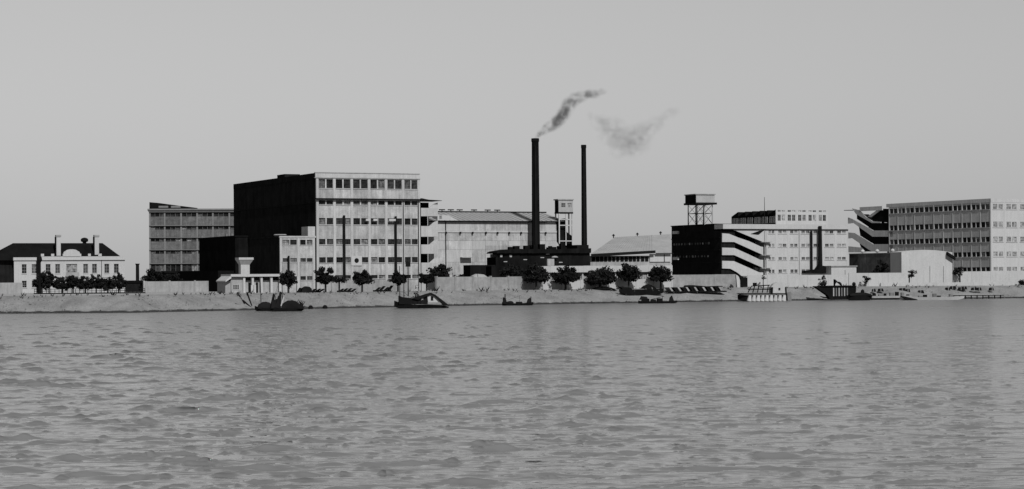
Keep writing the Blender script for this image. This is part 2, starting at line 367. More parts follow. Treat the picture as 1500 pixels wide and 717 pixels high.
# ---- white two-storey house, far left
def white_house():
    f = Frame(60, 560, 22); fr = Front(f)
    r = f.root('white_house', 'white two-storey house with dark hipped roof and row of tall windows at far left', 'house')
    zc = fr.z(60, 381.5)
    a0, a1 = 0, fr.s(183); dep = 16
    z = lambda y: fr.z(120, y)
    # upper row windows
    ups = [(67, 74), (81, 88), (97, 113), (122, 129), (135, 142), (153, 160), (167, 174)]
    zb1, zt1 = z(400.5), z(387)
    zl0, zl1 = z(421), z(411)
    def wall_with(pl, x0, x1, wins, z0, z1, wm):
        m = MB(); th = .35
        m.box(x0, x1, 0, th, z0, zl0); m.box(x0, x1, 0, th, zl1, zb1); m.box(x0, x1, 0, th, zt1, z1)
        for (za, zb_) in ((zl0, zl1), (zb1, zt1)):
            cur = x0
            for (p, q) in wins:
                m.box(cur, p, .003, th, za, zb_); cur = q
            m.box(cur, x1, .003, th, za, zb_)
        m.build('wall', wm, r, pl.o, pl.rot)
        for (p, q) in wins:
            for (za, zb_) in ((zl0, zl1), (zb1, zt1)):
                window(r, pl, p, q, za, zb_, .2, 2, 3, WHITE, GLASS, .05)
                MB().box(p - .1, q + .1, -.12, -.003, za - .15, za).build('window_sill', WHITE, r, pl.o, pl.rot)
    wall_with(fr, a0, a1, [(fr.s(p), fr.s(q)) for p, q in ups], 0, zc, WHITE)
    # left wing, slightly behind
    f2 = Front(f, 1.2)
    wl0, wl1 = f2.s(20.5), -1.0
    wall_with(f2, wl0, wl1, [(f2.s(32), f2.s(39)), (f2.s(46.5), f2.s(54))], 0, zc, WHITE)
    body(r, a0 + .003, a1, .36, dep, 0, zc - .01, WHITE, 'rear_wall')
    body(r, wl0, a0, 1.56, dep - .5, 0, zc - .012, SLATE_SHADE, 'end_wall')  # left end of the white wing, shade painted as a dark wall
    body(r, wl1, a0 - .003, .6, 1.55, 0, zc - .02, SLATE_SHADE, 'recess')  # recess coloured dark to stand for its shade
    # cornice, parapet
    MB().box(a0 - .3, a1 + .3, -.35, .5, zc, zc + .3).build('cornice', WHITE, r)
    MB().box(a0, a1 - .3, -.05, .35, zc + .3, zc + .95).build('parapet', WHITE, r)
    for (p, q) in ((60, 64.5), (75, 79.5), (92, 96), (115, 119), (129, 133), (144, 149)):
        MB().box(fr.s(p), fr.s(q), -.12, .42, zc + .95, zc + 1.65).build('parapet_block', WHITE, r)
    ms = MB(); pts = [(fr.s(93), zc + .951), (fr.s(117), zc + .951), (fr.s(117), zc + 1.9), (fr.s(115.5), zc + 2.25)] + [(fr.s(105 + 9 * cos(t)), zc + 2.25 + .55 * sin(t)) for t in np.linspace(.1, pi - .1, 8)] + [(fr.s(94.5), zc + 2.25), (fr.s(93), zc + 1.9)]
    ms.prism(pts, -.2, .35); ms.build('pediment', WHITE, r)
    MB().box(wl0 - .2, wl1 + .1, .9, 1.7, zc - .02, zc + .75).build('wing_cornice', WHITE, r)
    zs = z(406)
    MB().box(a0, a1, -.12, -.004, zs - .12, zs + .12).build('string_course', WHITE, r)
    # balcony under the wide opening
    MB().box(fr.s(95.5), fr.s(114.5), -1.3, -.13, zs + .13, zs + .33).box(fr.s(95.5), fr.s(114.5), -1.3, -1.2, zs + .33, zs + 1.2).build('balcony', CONC, r)
    # hipped roof
    m = MB(); e0, e1, h0, h1 = wl0 - .6, a1 + .2, .55, dep + .5; ze = zc + .02
    zr = f.z(100, 356.5, f.a(100, dep / 2), dep / 2)
    xa, xb = f.a(19, dep / 2), f.a(150, dep / 2)
    m.v = [(e0 - 6, h0 + 1.3, ze), (e1, h0, ze), (e1, h1, ze), (e0 - 6, h1, ze), (xa, dep / 2 - .3, zr), (xb, dep / 2 - .3, zr)]
    m.f = [(0, 1, 5, 4), (1, 2, 5), (2, 3, 4, 5), (3, 0, 4), (0, 3, 2, 1)]
    m.build('roof', SLATE_SHADE, r)
    body(r, e0 - 5, wl0 - .01, 3.0, dep - 1, 0, ze - .05, DARK_SHADE, 'side_wing')  # shade of the left side put into the wing's colour
    for px, hy in ((85.5, 344.5), (141.5, 344.5)):
        b_ = 3.5; a_ = f.a(px, b_); w_ = .55
        zt = f.z(px, hy, a_, b_)
        c = MB().box(a_ - w_, a_ + w_, b_ - w_, b_ + w_, zc, zt - .5).build('chimney', WHITE, r)
        MB().box(a_ - w_ - .12, a_ + w_ + .12, b_ - w_ - .12, b_ + w_ + .12, zt - .5, zt).build('chimney_cap', CONC, c)
        MB().box(a_ - w_ - .28, a_ - w_ - .005, b_ - .4, b_ + .4, zc, zt - .51).build('flue', SLATE_SHADE, c)
    a_ = f.a(124, 8)
    MB().lathe([(.5, zr - 1), (.5, zr + .25), (.95, zr + .45), (1.0, zr + .95), (.7, zr + 1.3), (.15, zr + 1.45)], 12, a_, 8).build('roof_ventilator', SLATE_SHADE, r)
white_house()

# ---- low brick garden wall, shed and pipe between the house and the mill
def low_wall(px0, px1, Y, yaw, ytop, ybot, m, label, name='wall', cat='wall', th=.4, cap=True, rag=0, seg=None):
    if Y is None:       # follow the bank top
        Y = topY(px0) + yaw; Y1 = topY(px1) + yaw; yaw = math.degrees(math.atan2(Y1 - Y, P(px1, 400, Y1).x - P(px0, 400, Y).x))
    f = Frame(px0, Y, yaw); fr = Front(f); r = f.root(name, label, cat)
    L = fr.s(px1); zt = fr.z((px0 + px1) / 2, ytop) if isinstance(ytop, (int, float)) else 2
    n = seg or max(1, int(L / 5))
    for i in range(n):
        zz = zt + random.uniform(-rag, rag)
        MB().box(L * i / n, L * (i + 1) / n - .03, 0, th, -.3, zz).build('wall_panel', m, r)
    if cap:
        for i in range(n + 1):
            x = L * i / n; MB().box(x - .22, x + .22, -.1, th + .1, -.3, zt + .15 + rag).build('pier', m, r)
    return r, f, fr
low_wall(-40, 33, 520, 22, 414.5, 433, CONC, 'low grey wall at the left edge beside the white house', cap=False)
low_wall(211, 322, 560, 21, 412.2, 432, CONC, 'long low pale wall under the grey brick mill building', rag=.04)
def shed(px0, px1, Y, yaw, ytop, dep, wm, rm, label, rise=.8, name='shed', cat='shed'):
    f = Frame(px0, Y, yaw); fr = Front(f); r = f.root(name, label, cat); L = fr.s(px1); zt = fr.z((px0 + px1) / 2, ytop)
    body(r, 0, L, 0, dep, -.2, zt, wm)
    m = MB(); m.prism([(-.3, zt), (dep + .3, zt), (dep / 2, zt + rise)], -.3, L + .3)
    m.v = [(y, x, z) for x, y, z in m.v]; m.f = [t[::-1] for t in m.f]
    m.build('roof', rm, r)
    return r, f, fr, L, zt
shed(184, 212, 570, 21, 414.5, 8, DARK_SHADE, SLATE_SHADE, 'low black shed between the white house and the brick mill', .6)
p = P(201.5, 412, 590)
t = thing('stove_pipe', 'short dark chimney pipe standing above the low black shed at left', 'chimney', (p.x, 590, G), 0)
MB().lathe([(.5, 0), (.45, P(0, 390, 590).z - G), (.6, P(0, 389, 590).z - G), (.6, P(201, 386.5, 590).z - G)], 10).build('flue', IRON, t)

# ---- grey brick mill building (left)
def brick_mill():
    f = Frame(219.5, 690, 8); fr = Front(f)
    r = f.root('brick_mill', 'grey brick five-storey mill with dark window bands left of the big black-sided block', 'building')
    z = lambda y: fr.z(280, y)
    bx = [fr.s(p) for p in (219.9, 241.7, 265.8, 289.2, 312.3, 336.4, 360)]
    rows = [(z(400), z(387)), (z(372), z(367)), (z(354), z(349)), (z(336.5), z(331.5)), (z(317.5), z(311.5))]
    facade(r, fr, bx, rows, 0, z(308.5), 3, .5, .02, .12, BRICK, BRICKP, nx=2, ny=2, fm=FRAME, sill=False)
    for zz in rows:
        MB().box(bx[0] - .3, bx[-1], -.5, -.103, zz[1] + .1, zz[1] + .28).build('lintel_ledge', BRICKP, r)
    body(r, bx[0] - .25, bx[-1], .36, 26, 0, z(308.5), DARK_SHADE)
    MB().box(bx[0] - .7, bx[-1], -.5, 26, z(308.4), z(306)).build('roof_slab', BRICKP, r)
    # dark monitor wedge on the roof
    b = 6
    m = MB(); q = lambda px, py: (f.a(px, b), f.z(px, py, f.a(px, b), b))
    m.prism([q(219.5, 306), q(219.5, 296.5), q(232, 297.5), q(262, 301.5), q(290, 305), q(290, 306)], b, 20).build('roof_monitor', SLATE_SHADE, r)
    for px in (240, 258):
        a_, zz = f.a(px, 5.8), f.z(px, 303, f.a(px, 5.8), 5.8)
        MB().box(a_ - 1.5, a_ + 1.5, 5.85, 5.99, zz - .35, zz + .25).build('monitor_light', BRICKP, r)
brick_mill()

# ---- black annexe in front of the mill
def black_annexe():
    f = Frame(345, 560, 25); L = f.b(292)
    r = f.root('black_annexe', 'lower black building against the foot of the tall black side wall', 'building')
    s = Side(f, L); zt = s.z(320, 349)
    body(r, 0, 8, 0, L, 0, zt, SOOT_SHADE)  # shaded side of the annexe put into the wall colour
    MB().box(-.2, 8.2, -.2, L + .3, zt, zt + .35).build('roof_slab', SLATE_SHADE, r)
    z2 = f.z(270, 398, -4, L)
    MB().box(-4.5, -.21, .5, L + 5, 0, z2).build('lean_to', SLATE_SHADE, r)
    for px in (296, 332, 340):
        s0 = s.s(px); MB().box(s0 - .3, s0 + .3, -.25, .3, zt + .36, zt + .9).build('vent_block', BRICKP, r, s.o, s.rot)
black_annexe()
shed(243, 330, 600, 21, 400, 8, DARK_SHADE, SLATE_SHADE, 'long black shed below the grey brick mill, behind the low pale wall', .6)

# ---- main tall block
def main_block():
    f = Frame(463.5, 515, 25); fr = Front(f)
    L = f.b(343); W = fr.s(615.4)
    r = f.root('factory_block', 'tall six-storey factory block with pale window front and black windowless left side', 'building')
    z = lambda y: fr.z(540, y)
    bx = [fr.s(p) for p in (465.5, 490.6, 516, 541.5, 566.3, 591.2, 614.2)]
    rows = [(z(408.5), z(403.2)), (z(385), z(377)), (z(358.5), z(350.5)), (z(329.5), z(320)), (z(300.5), z(294.3)), (z(276.6), z(263.6))]
    zt = z(262.2)
    facade(r, fr, bx, rows, -.2, zt, 2, .58, .08, .32, PANEL, PLASTER, nx=3, ny=2, fm=FRAME, inset=.22, sill=True)
    body(r, -.02, W, .36, L, -.2, zt - .01, DARK_SHADE, 'side_wall')  # gable in shade, darkened through its own colour
    MB().box(-.25, W + .15, -.22, .5, zt, zt + .22).build('cornice', CONC, r)
    zp = z(254.6)
    MB().box(-.1, W, -.05, .3, zt + .22, zp).build('parapet', PLASTER, r)
    MB().box(-.2, W + .1, -.15, .4, zp, zp + .18).build('coping', CONC, r)
    MB().box(-.05, .25, .31, L, zt, zp).build('side_parapet', DARK_SHADE, r)
    MB().box(.26, W - .3, .51, L - .3, zt - .009, zt + .2).build('roof_slab', SLATE_SHADE, r)
    zl = z(292.3)
    MB().box(-.2, W + .2, -.75, -.105, zl - .12, zl + .16).build('canopy_ledge', IRON, r)
    # roof hut
    for px0, px1, py, nm in ((407, 418, 255.2, 'roof_hut'), (420, 437, 257.5, 'roof_tank')):
        b1, b0 = f.b(px0, 3), f.b(px1, 3); zz = f.z(px1, py, 3, b0)
        MB().box(3, 7, b0, b1, zt, zz).build(nm, DARK_SHADE, r)
    # louvres high on the black side: faint ledges
    sd = Side(f, L)
    for py in (300, 345):
        zz = sd.z(440, py); MB().box(2, L - .5, -.15, .02, zz, zz + .2).build('string_course', DARK_SHADE, r, sd.o, sd.rot)
    # downpipes on the front
    for px, y0, y1 in ((503.5, 316, 411), (579, 317, 425)):
        s0 = fr.s(px); MB().bar((s0, -.5, z(y1)), (s0, -.5, z(y0)), .3, .3, 8).build('rainwater_pipe', IRON, r)
    for px in (591, 613):
        s0 = fr.s(px); MB().bar((s0, -.2, 0), (s0, -.2, z(294)), .09, .09, 6).build('drainpipe', IRON, r)
    # disc sign
    s0 = fr.s(522); zc = z(382)
    g = MB().box(s0 - 1.35, s0 + 1.35, -.2, -.11, zc - 1.2, zc + 1.1).build('sign_board', WHITE, r)
    MB().lathe([(.56, 0), (.56, .05)], 20).build('disc', BLACKP, g).matrix_basis = Matrix.Translation((s0, -.202, zc + .02)) @ Matrix.Rotation(R(90), 4, 'X')
    # pale blinds in the windows of the fourth row
    for a_, b_ in ((534.5, 540.5), (545.5, 551.5), (568.5, 578)):
        MB().box(fr.s(a_), fr.s(b_), -.9, -.15, z(324), z(323.2)).box(fr.s(a_), fr.s(b_), -.92, -.86, z(324), z(321)).build('awning', CANVAS, r)
    s0, s1 = fr.s(494), fr.s(507)
    MB().box(s0, s1, -2, -.11, z(411), z(409)).build('door_canopy', IRON, r)
    # annex, left of the corner
    A0 = fr.s(410.3); z2 = lambda y: fr.z(436, y); zt2 = z2(348.5)
    ab = [A0 + .2, fr.s(437.5), -.55]
    ar = [(z2(410.5), z2(405)), (z2(384), z2(378.5)), (z2(359), z2(351.5))]
    facade(r, fr, ab, ar, -.2, zt2, 2, .45, .2, .3, PANEL, PLASTER, nx=3, ny=2, fm=FRAME, proud=.06)
    body(r, A0, -.02, .36, 22, -.2, zt2 - .01, DARK_SHADE, 'annex_side')  # annex side coloured near-black as shade
    MB().box(A0 - .15, -.06, -.15, .3, zt2, z2(346)).build('annex_parapet', PLASTER, r)
    MB().box(A0 - .1, -.06, .31, 22, zt2, z2(346)).build('annex_roof', DARK_SHADE, r)  # dark copy of the parapet top, shade in its colour
    MB().box(fr.s(452.5), -.06, .5, 5, z2(345.9), z2(332)).build('stair_head', PLASTER, r)
    MB().lathe([(1.3, z2(346)), (1.3, z2(344.6)), (1.6, z2(344.2)), (1.3, z2(343))], 14, fr.s(419), 4).build('roof_vent', CONC, r)
    s0 = fr.s(422); MB().bar((s0, -.45, z2(424)), (s0, -.45, z2(375)), .24, .24, 8).build('rainwater_pipe', IRON, r)
    # open stair galleries on the right end
    g0, g1 = W + .02, fr.s(642); zz = lambda y: fr.z(629, y); pt = fr.pt
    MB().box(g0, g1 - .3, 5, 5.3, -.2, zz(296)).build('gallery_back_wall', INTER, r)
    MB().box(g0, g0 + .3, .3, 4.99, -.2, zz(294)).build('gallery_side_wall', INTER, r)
    for (yt, yb) in ((305, 317), (331.5, 347), (358.5, 372), (385, 402)):
        MB().box(g0 + .3, g1, 0, .25, zz(yb), zz(yt)).box(g0 + .3, g1, .25, 4.98, zz(yb), zz(yb) + .3).box(g1 - .25, g1, .25, 4.98, zz(yb) + .3, zz(yt)).build('gallery_parapet', PLASTER, r)
        m = MB(); m.prism([(g1, zz(yt)), (g1 - 2.3, zz(yt)), (g1 - 1.0, zz(yt - 6)), (g1, zz(yt - 8))], .05, .3).build('stair_string', PLASTER, r)
    MB().box(g0 + .3, g1, 0, 4.98, -.2, zz(409)).build('gallery_base', PLASTER, r)
    for yt in (317, 347, 372):
        MB().box(g0 + .3 + 1.7, g0 + .3 + 1.85, .02, .2, zz(yt + 14), zz(yt)).build('gallery_post', PLASTER, r)
    m = MB(); m.prism([(g0, zz(292)), (g0 + .2, zz(291)), (g0 + 2, zz(293)), (fr.s(646), zz(294)), (fr.s(646), zz(294.6)), (g0, zz(294.6))], -.9, 5.3).build('gallery_roof', IRON, r)
main_block()

# ---- white funnel-shaped hopper
f = Frame(350, 520, 22); fr = Front(f)
r = f.root('hopper', 'white funnel-shaped concrete hopper standing against the black side wall', 'hopper')
zt, zm, zn = fr.z(360, 377.5), fr.z(360, 384.5), fr.z(360, 388)
m = MB(); x0, x1 = 0, fr.s(371.5); n0, n1 = fr.s(354), fr.s(367)
m.quadbox([(n0, .8, zn), (n1, .8, zn), (n1, 2.8, zn), (n0, 2.8, zn), (x0 + .05, 0, zm + .6), (x1 - .05, 0, zm + .6), (x1 - .05, 3.4, zm + .6), (x0 + .05, 3.4, zm + .6)])
m.build('funnel', WHITE, r)
MB().box(x0, x1, -.05, 3.45, zm + .6, zt).build('rim', WHITE, r)
MB().box(n0, n1, .8, 2.8, 0, zn).build('shaft', WHITE, r)

# ---- low colonnaded building under the hopper
def boat_house():
    f = Frame(337, 492, 24); fr = Front(f)
    r = f.root('quay_shed', 'low white-roofed quay building with columns, below the funnel-shaped hopper', 'building')
    z = lambda y: fr.z(375, y); W = fr.s(411)
    body(r, fr.s(357), W, .9, 7, -.2, z(405.8), CONC)
    for i, (p, q) in enumerate(((358, 368), (371.5, 381), (385.5, 396), (399.5, 409))):
        MB().box(fr.s(p), fr.s(q), .86, .897, z(411), z(406)).build('window', GLASS, r)
    for px in (357.5, 370, 383, 397.5, 410):
        s0 = fr.s(px); MB().box(s0 - .25, s0 + .25, -.1, .6, -.2, z(405.6)).build('column', WHITE, r)
    MB().box(fr.s(337), W + .2, -.5, 7.3, z(405.5), z(401.8)).build('roof_slab', WHITE, r)
    s1 = fr.s(356.5)
    MB().box(0.3, s1, .3, 7, -.2, z(406)).build('hut_wall', CONC, r)
    m = MB(); m.prism([fr.pt(329.5, 411.5), fr.pt(329.5, 413.5), fr.pt(338, 408), fr.pt(338, 404)], -.5, 7).build('lean_to_roof', WHITE, r)
    MB().box(fr.s(331), .29, .6, 7, -.2, z(412)).build('lean_to_wall', CONC, r)
    window(r, Front(f, 0), fr.s(341), fr.s(351), z(424.5), z(416.5), .22, 3, 3, WHITE, GLASS, .12)
    MB().box(fr.s(339), fr.s(353), .05, .29, z(429), z(425)).build('window_apron', CONC, r)
boat_house()
# gate with white posts
f = Frame(365, 486, 24); fr = Front(f); r = f.root('gate', 'small dark gate between two white posts at the head of the river steps', 'gate')
for a_, b_ in ((367.5, 369.8), (372, 374.8)): MB().box(fr.s(a_), fr.s(b_), 0, .4, -.2, fr.z(370, 418)).build('post', WHITE, r)
for a_, b_ in ((364, 367.2), (375, 378)): MB().box(fr.s(a_), fr.s(b_), .1, .3, -.2, fr.z(370, 414)).build('gate_leaf', WOODD, r)
# dark gatepost at the end of the low wall
f = Frame(323.5, 556, 21); r = f.root('gatepost', 'dark arched doorway post at the right end of the long low pale wall', 'gatepost')
m = MB(); s1 = Front(f).s(328); zt = Front(f).z(326, 419)
m.prism([(0, -.2), (s1, -.2), (s1, zt - .4), (s1 * .5, zt), (0, zt - .4)], 0, .6).build('post', SLATE_SHADE, r)

# ---- big pale mill with sheet roof
def pale_mill():
    f = Frame(636, 578, 25); fr = Front(f)
    r = f.root('pale_mill', 'long pale mill hall with low sheet roof and bracketed band, behind the black boiler house', 'building')
    z = lambda y: fr.z(720, y); W = fr.s(816)
    bx = [0] + [fr.s(p) for p in (653, 674, 692, 711.5, 728.5, 745.5, 763, 781, 799)] + [W]
    ys = (424, 402, 384, 366, 353, 341, 338.2, 325.5)
    for i in range(len(bx) - 1):
        for k in range(len(ys) - 1):
            if k == 5: continue
            MB().box(bx[i] + .02, bx[i + 1] - .02, random.uniform(0, .05), .35, z(ys[k]) + .02, z(ys[k + 1]) - .02).build('wall_panel', PANEL if random.random() < .45 else PLASTER, r)
    body(r, .05, W - .05, .3, 26, -.2, z(325.5), CONC)
    MB().box(-.1, W + .05, -.18, .34, z(341), z(338.2)).build('pale_band', WHITE, r)
    for p in bx[1:-1]:
        MB().box(p - .22, p + .22, -.5, -.19, z(343), z(340)).build('bracket', IRON, r)
    s0 = fr.s(653); MB().bar((s0, -.15, 0), (s0, -.15, z(325)), .12, .12, 6).build('drainpipe', IRON, r)
    MB().box(-.3, W + 2.2, -.7, .4, z(325.4), z(323.8)).build('eave', IRON, r)
    # roof: low pitch hipped at the right
    ze = z(323.8); br = 13
    zr = f.z(720, 311.5, f.a(720, br), br); xr = f.a(798, br)
    m = MB(); m.v = [(-.3, -.6, ze), (W + 2.4, -.6, ze), (W + 2.4, 26.6, ze), (-.3, 26.6, ze), (-.3, br, zr), (xr, br, zr)]
    m.f = [(0, 1, 5, 4), (1, 2, 5), (2, 3, 4, 5), (3, 0, 4), (0, 3, 2, 1)]; m.build('roof', TINRED, r)
    for k in range(0, 27):     # standing seams
        x = xr * k / 27; MB().quadbox([(x, -.6, ze), (x + .12, -.6, ze), (x + .12, br, zr), (x, br, zr), (x, -.6, ze + .12), (x + .12, -.6, ze + .12), (x + .12, br, zr + .12), (x, br, zr + .12)]).build('roof_seam', TIN, r)
    MB().box(-.3, xr + .5, br - .35, br + .35, zr - .05, zr + .28).build('ridge', IRON, r)
    for px in (648, 661, 674, 695, 715, 729):
        a_ = f.a(px, br); MB().box(a_ - .8, a_ + .8, br - .3, br + .3, zr + .5, zr + .78).box(a_ - .1, a_ + .1, br - .1, br + .1, zr + .28, zr + .5).build('ridge_vent', IRON, r)
    # white dormer gable at left
    m = MB(); m.prism([fr.pt(640, 323.6), fr.pt(671, 323.6), fr.pt(656, 315.8), fr.pt(640, 315.2)], -.4, 3).build('dormer', WHITE, r)
    window(r, Front(f, -.66), fr.s(643), fr.s(647), fr.z(645, 321), fr.z(645, 316), .2, 2, 2, WHITE, GLASS, .05)
    # lattice strip
    m = MB(); 
    for k in range(30):
        x = fr.s(712 + k * 2.0); m.box(x, x + .12, -.12, -.005, z(369), z(360))
    m.build('lattice', CONC, r)
    m = MB().box(fr.s(674), fr.s(690), -1.5, -.06, z(378), z(377)).build('canopy', CONC, r)
pale_mill()

# ---- boiler house
def boiler_house():
    f = Frame(713, 552, 24); fr = Front(f)
    r = f.root('boiler_house', 'long black boiler house with ragged roof at the foot of the tall chimney', 'building')
    z = lambda y: fr.z(790, y); W = fr.s(865)
    prof = [(727, 370), (731, 368.2), (738, 367), (748, 365.5), (762, 364.8), (773, 366), (778, 365), (800, 365.2), (840, 365.5), (848, 364), (865, 364)]
    s1 = fr.s(713); 
    # open-sided upper floor left, solid right
    body(r, fr.s(740), W, .3, 8, -.2, z(368), SOOT_SHADE)
    MB().box(fr.s(727), fr.s(740) - .01, .3, 6, -.2, z(377)).build('lower_wall', SOOT_SHADE, r)
    for px in (727.5, 730, 733, 736.5, 739):
        s0 = fr.s(px); MB().box(s0 - .12, s0 + .12, .3, .55, z(376.9), z(371)).build('post', SOOT_SHADE, r)
    MB().box(fr.s(728), fr.s(740), 4, 4.3, z(376.9), z(372)).build('rear_screen', STEELP, r)
    for i in range(len(prof) - 1):
        (p, y0), (q, y1) = prof[i], prof[i + 1]
        MB().prism([fr.pt(p, y0), fr.pt(q, y1), (fr.s(q), z(371)), (fr.s(p), z(371.5))], -.4, 6.2 + .01 * i).build('roof_panel', SOOT_SHADE, r)
    for px, py, hh in ((749, 375, .9), (735, 375, .6)):
        s0 = fr.s(px); MB().box(s0 - .3, s0 + .3, .25, .295, fr.z(px, py + 2), fr.z(px, py - 1.5)).build('window', STEELP, r)
    MB().box(fr.s(690), fr.s(727) - .01, .5, 5, -.2, fr.z(695, 388.5)).build('coal_bunker', SOOT_SHADE, r)
    MB().box(0, fr.s(790), -3, .29, -.2, z(390)).build('ash_pit_wall', SOOT_SHADE, r)
    MB().box(fr.s(800.5), fr.s(810.5), -.6, .29, -.2, fr.z(805, 379.5)).build('pale_flue', CONC, r)
    m = MB(); s0 = fr.s(811.5)
    m.prism([(s0 - .9, z(377.5)), (s0 - .6, z(376)), (s0, z(375.3)), (s0 + .6, z(376)), (s0 + .9, z(377.5))], -.7, -.42).build('fanlight', STEELP, r)
    for px in (795, 803, 826, 836): 
        s0 = fr.s(px); MB().bar((s0, 3, z(366)), (s0, 3, z(361.5 + (px % 3))), .12, .12, 6).build('vent_pipe', IRON, r)
    for k in range(14):
        x = fr.s(random.uniform(752, 846)); y = random.uniform(.5, 4.5); h = random.uniform(.4, 1.5); q_ = random.uniform(.2, .8)
        MB().box(x - q_, x + q_, y, y + 1.2, z(366), z(365) + h).build('roof_vent', SOOT_SHADE, r)
    for k, (px, py) in enumerate(((795, 377), (803, 372), (822, 384), (741, 383), (770, 380))):
        s0 = fr.s(px); MB().box(s0 - .5, s0 + .5, .2, .296, fr.z(px, py + 1.2), fr.z(px, py)).build('fanlight', STEELP, r)
    MB().box(fr.s(848), fr.s(865), 1, 9, z(364.5), z(359)).build('flue_house', SOOT_SHADE, r)
boiler_house()

def chimney(px, Y, ytop, wtop, wbot, label, base_py=395):
    p = P(px, 390, Y); t = thing('factory_chimney', label, 'chimney', (p.x, Y, G), 0, 'tall factory chimneys')
    H = P(px, ytop, Y).z - G; r0 = wbot / 2 * Y / F; r1 = wtop / 2 * Y / F
    MB().lathe([(r0 * 1.25, -.2), (r0 * 1.25, 3), (r0, 3.3), (r0 + (r1 - r0) * .5, H * .5), (r1, H - .9)], 20).build('shaft', SOOT_SHADE, t)
    MB().lathe([(r1 * 1.12, H - .9), (r1 * 1.12, H - .1), (r1 * 1.02, H)], 20).build('rim', SOOT_SHADE, t)
    for k in range(1, 8):
        zz = H * k / 8; rr = r0 + (r1 - r0) * k / 8
        MB().lathe([(rr * 1.03, zz), (rr * 1.03, zz + .18)], 20).build('iron_band', IRON, t)
    MB().box(-.2, .2, -r0 * 1.1 - .02, -r1, 3.2, H * .95).build('ladder', IRON, t)
    return t, p.x, H
c1 = chimney(785.3, 587, 203, 10.3, 12.5, 'thick tall black factory chimney giving off smoke')
c2 = chimney(856.2, 602, 212.5, 7, 9, 'slimmer and lower of the two black factory chimneys, with no smoke at its mouth')

# ---- lift tower
def lift_tower():
    f = Frame(819, 592, 22); fr = Front(f)
    r = f.root('hoist_tower', 'white framed hoist tower with small windowed cabin on top between the two chimneys', 'tower')
    z = lambda y: fr.z(828, y); W = fr.s(840); D = f.b(813.3)
    zt, zb = z(293.5), z(311)
    body(r, 0, .25, .3, D, zb, zt, SLATE_SHADE, 'cabin_side')  # left face of the pale cabin coloured dark as shade
    MB().box(.25, W, .3, D, zb, zt).build('cabin', STEELP, r)
    m = MB().box(0, W, 0, .29, zb, z(304)).box(0, W, 0, .29, z(298), zt)
    xs = [fr.s(p) for p in (823, 829, 832, 838)]
    m.box(0, xs[0], .003, .29, z(304), z(298)).box(xs[1], xs[2], .003, .29, z(304), z(298)).box(xs[3], W, .003, .29, z(304), z(298)).build('cabin_front', STEELP, r)
    window(r, fr, xs[0], xs[1], z(304), z(298), .15, 2, 2, STEELP, GLASSP, .06); window(r, fr, xs[2], xs[3], z(304), z(298), .15, 2, 2, STEELP, GLASSP, .06)
    MB().box(-.3, W + .2, -.2, D + .2, zt, zt + .3).build('roof_slab', CONC, r)
    MB().box(-.1, W, -.1, D, zb - .4, zb).build('floor_beam', IRON, r)
    for x in (.15, W - .2):
        for y in (.1, D - .2): MB().box(x - .15, x + .15, y - .15, y + .15, 0, zb - .4).build('leg', WHITE, r)
    MB().box(W * .5 - .12, W * .5 + .12, 0, .2, 0, zb - .4).build('guide_rail', WHITE, r)
    for y in (322.5, 331, 354, 368):
        MB().box(.3, W - .35, 0, .2, z(y), z(y) + .25).box(.3, W - .35, D - .3, D - .1, z(y), z(y) + .25).build('cross_beam', WHITE, r)
    m = MB(); sh = [(815, 322), (829, 320), (830, 340), (838, 346), (838.5, 361), (829, 363), (821, 360), (816, 352)]
    fb = Front(f, 1.2); m.prism([fb.pt(*q) for q in sh], 1.2, D - .5).build('hoist_machinery', SOOT_SHADE, r)
lift_tower()

# ---- long low white shed
def long_shed():
    f = Frame(793, 547, 25); fr = Front(f)
    r = f.root('long_shed', 'long low shed with bright flat roof edge behind the middle row of trees', 'shed')
    z = lambda y: fr.z(890, y); W = fr.s(984)
    body(r, 0, W, .5, 9, -.2, z(399), CONC)
    n = 16
    for i in range(n):
        x0, x1 = W * i / n, W * (i + 1) / n
        MB().box(x0 + .01, x1 - .01, -.4, 9.4, z(399), z(389.5) + random.uniform(-.05, .05)).build('roof_panel', WHITE, r)
        if i % 2 == 0: window(r, Front(f, .2), x0 + .5, x1 - .5, z(410), z(401), .2, 3, 2, WHITE, GLASS)
        else: MB().box(x0 + .6, x1 - .3, .3, .48, z(404), z(400.5)).build('lintel', IRON, r)
    for i in range(n + 1): MB().box(W * i / n - .15, W * i / n + .15, .1, .49, -.2, z(399.2)).build('column', WHITE, r)
long_shed()

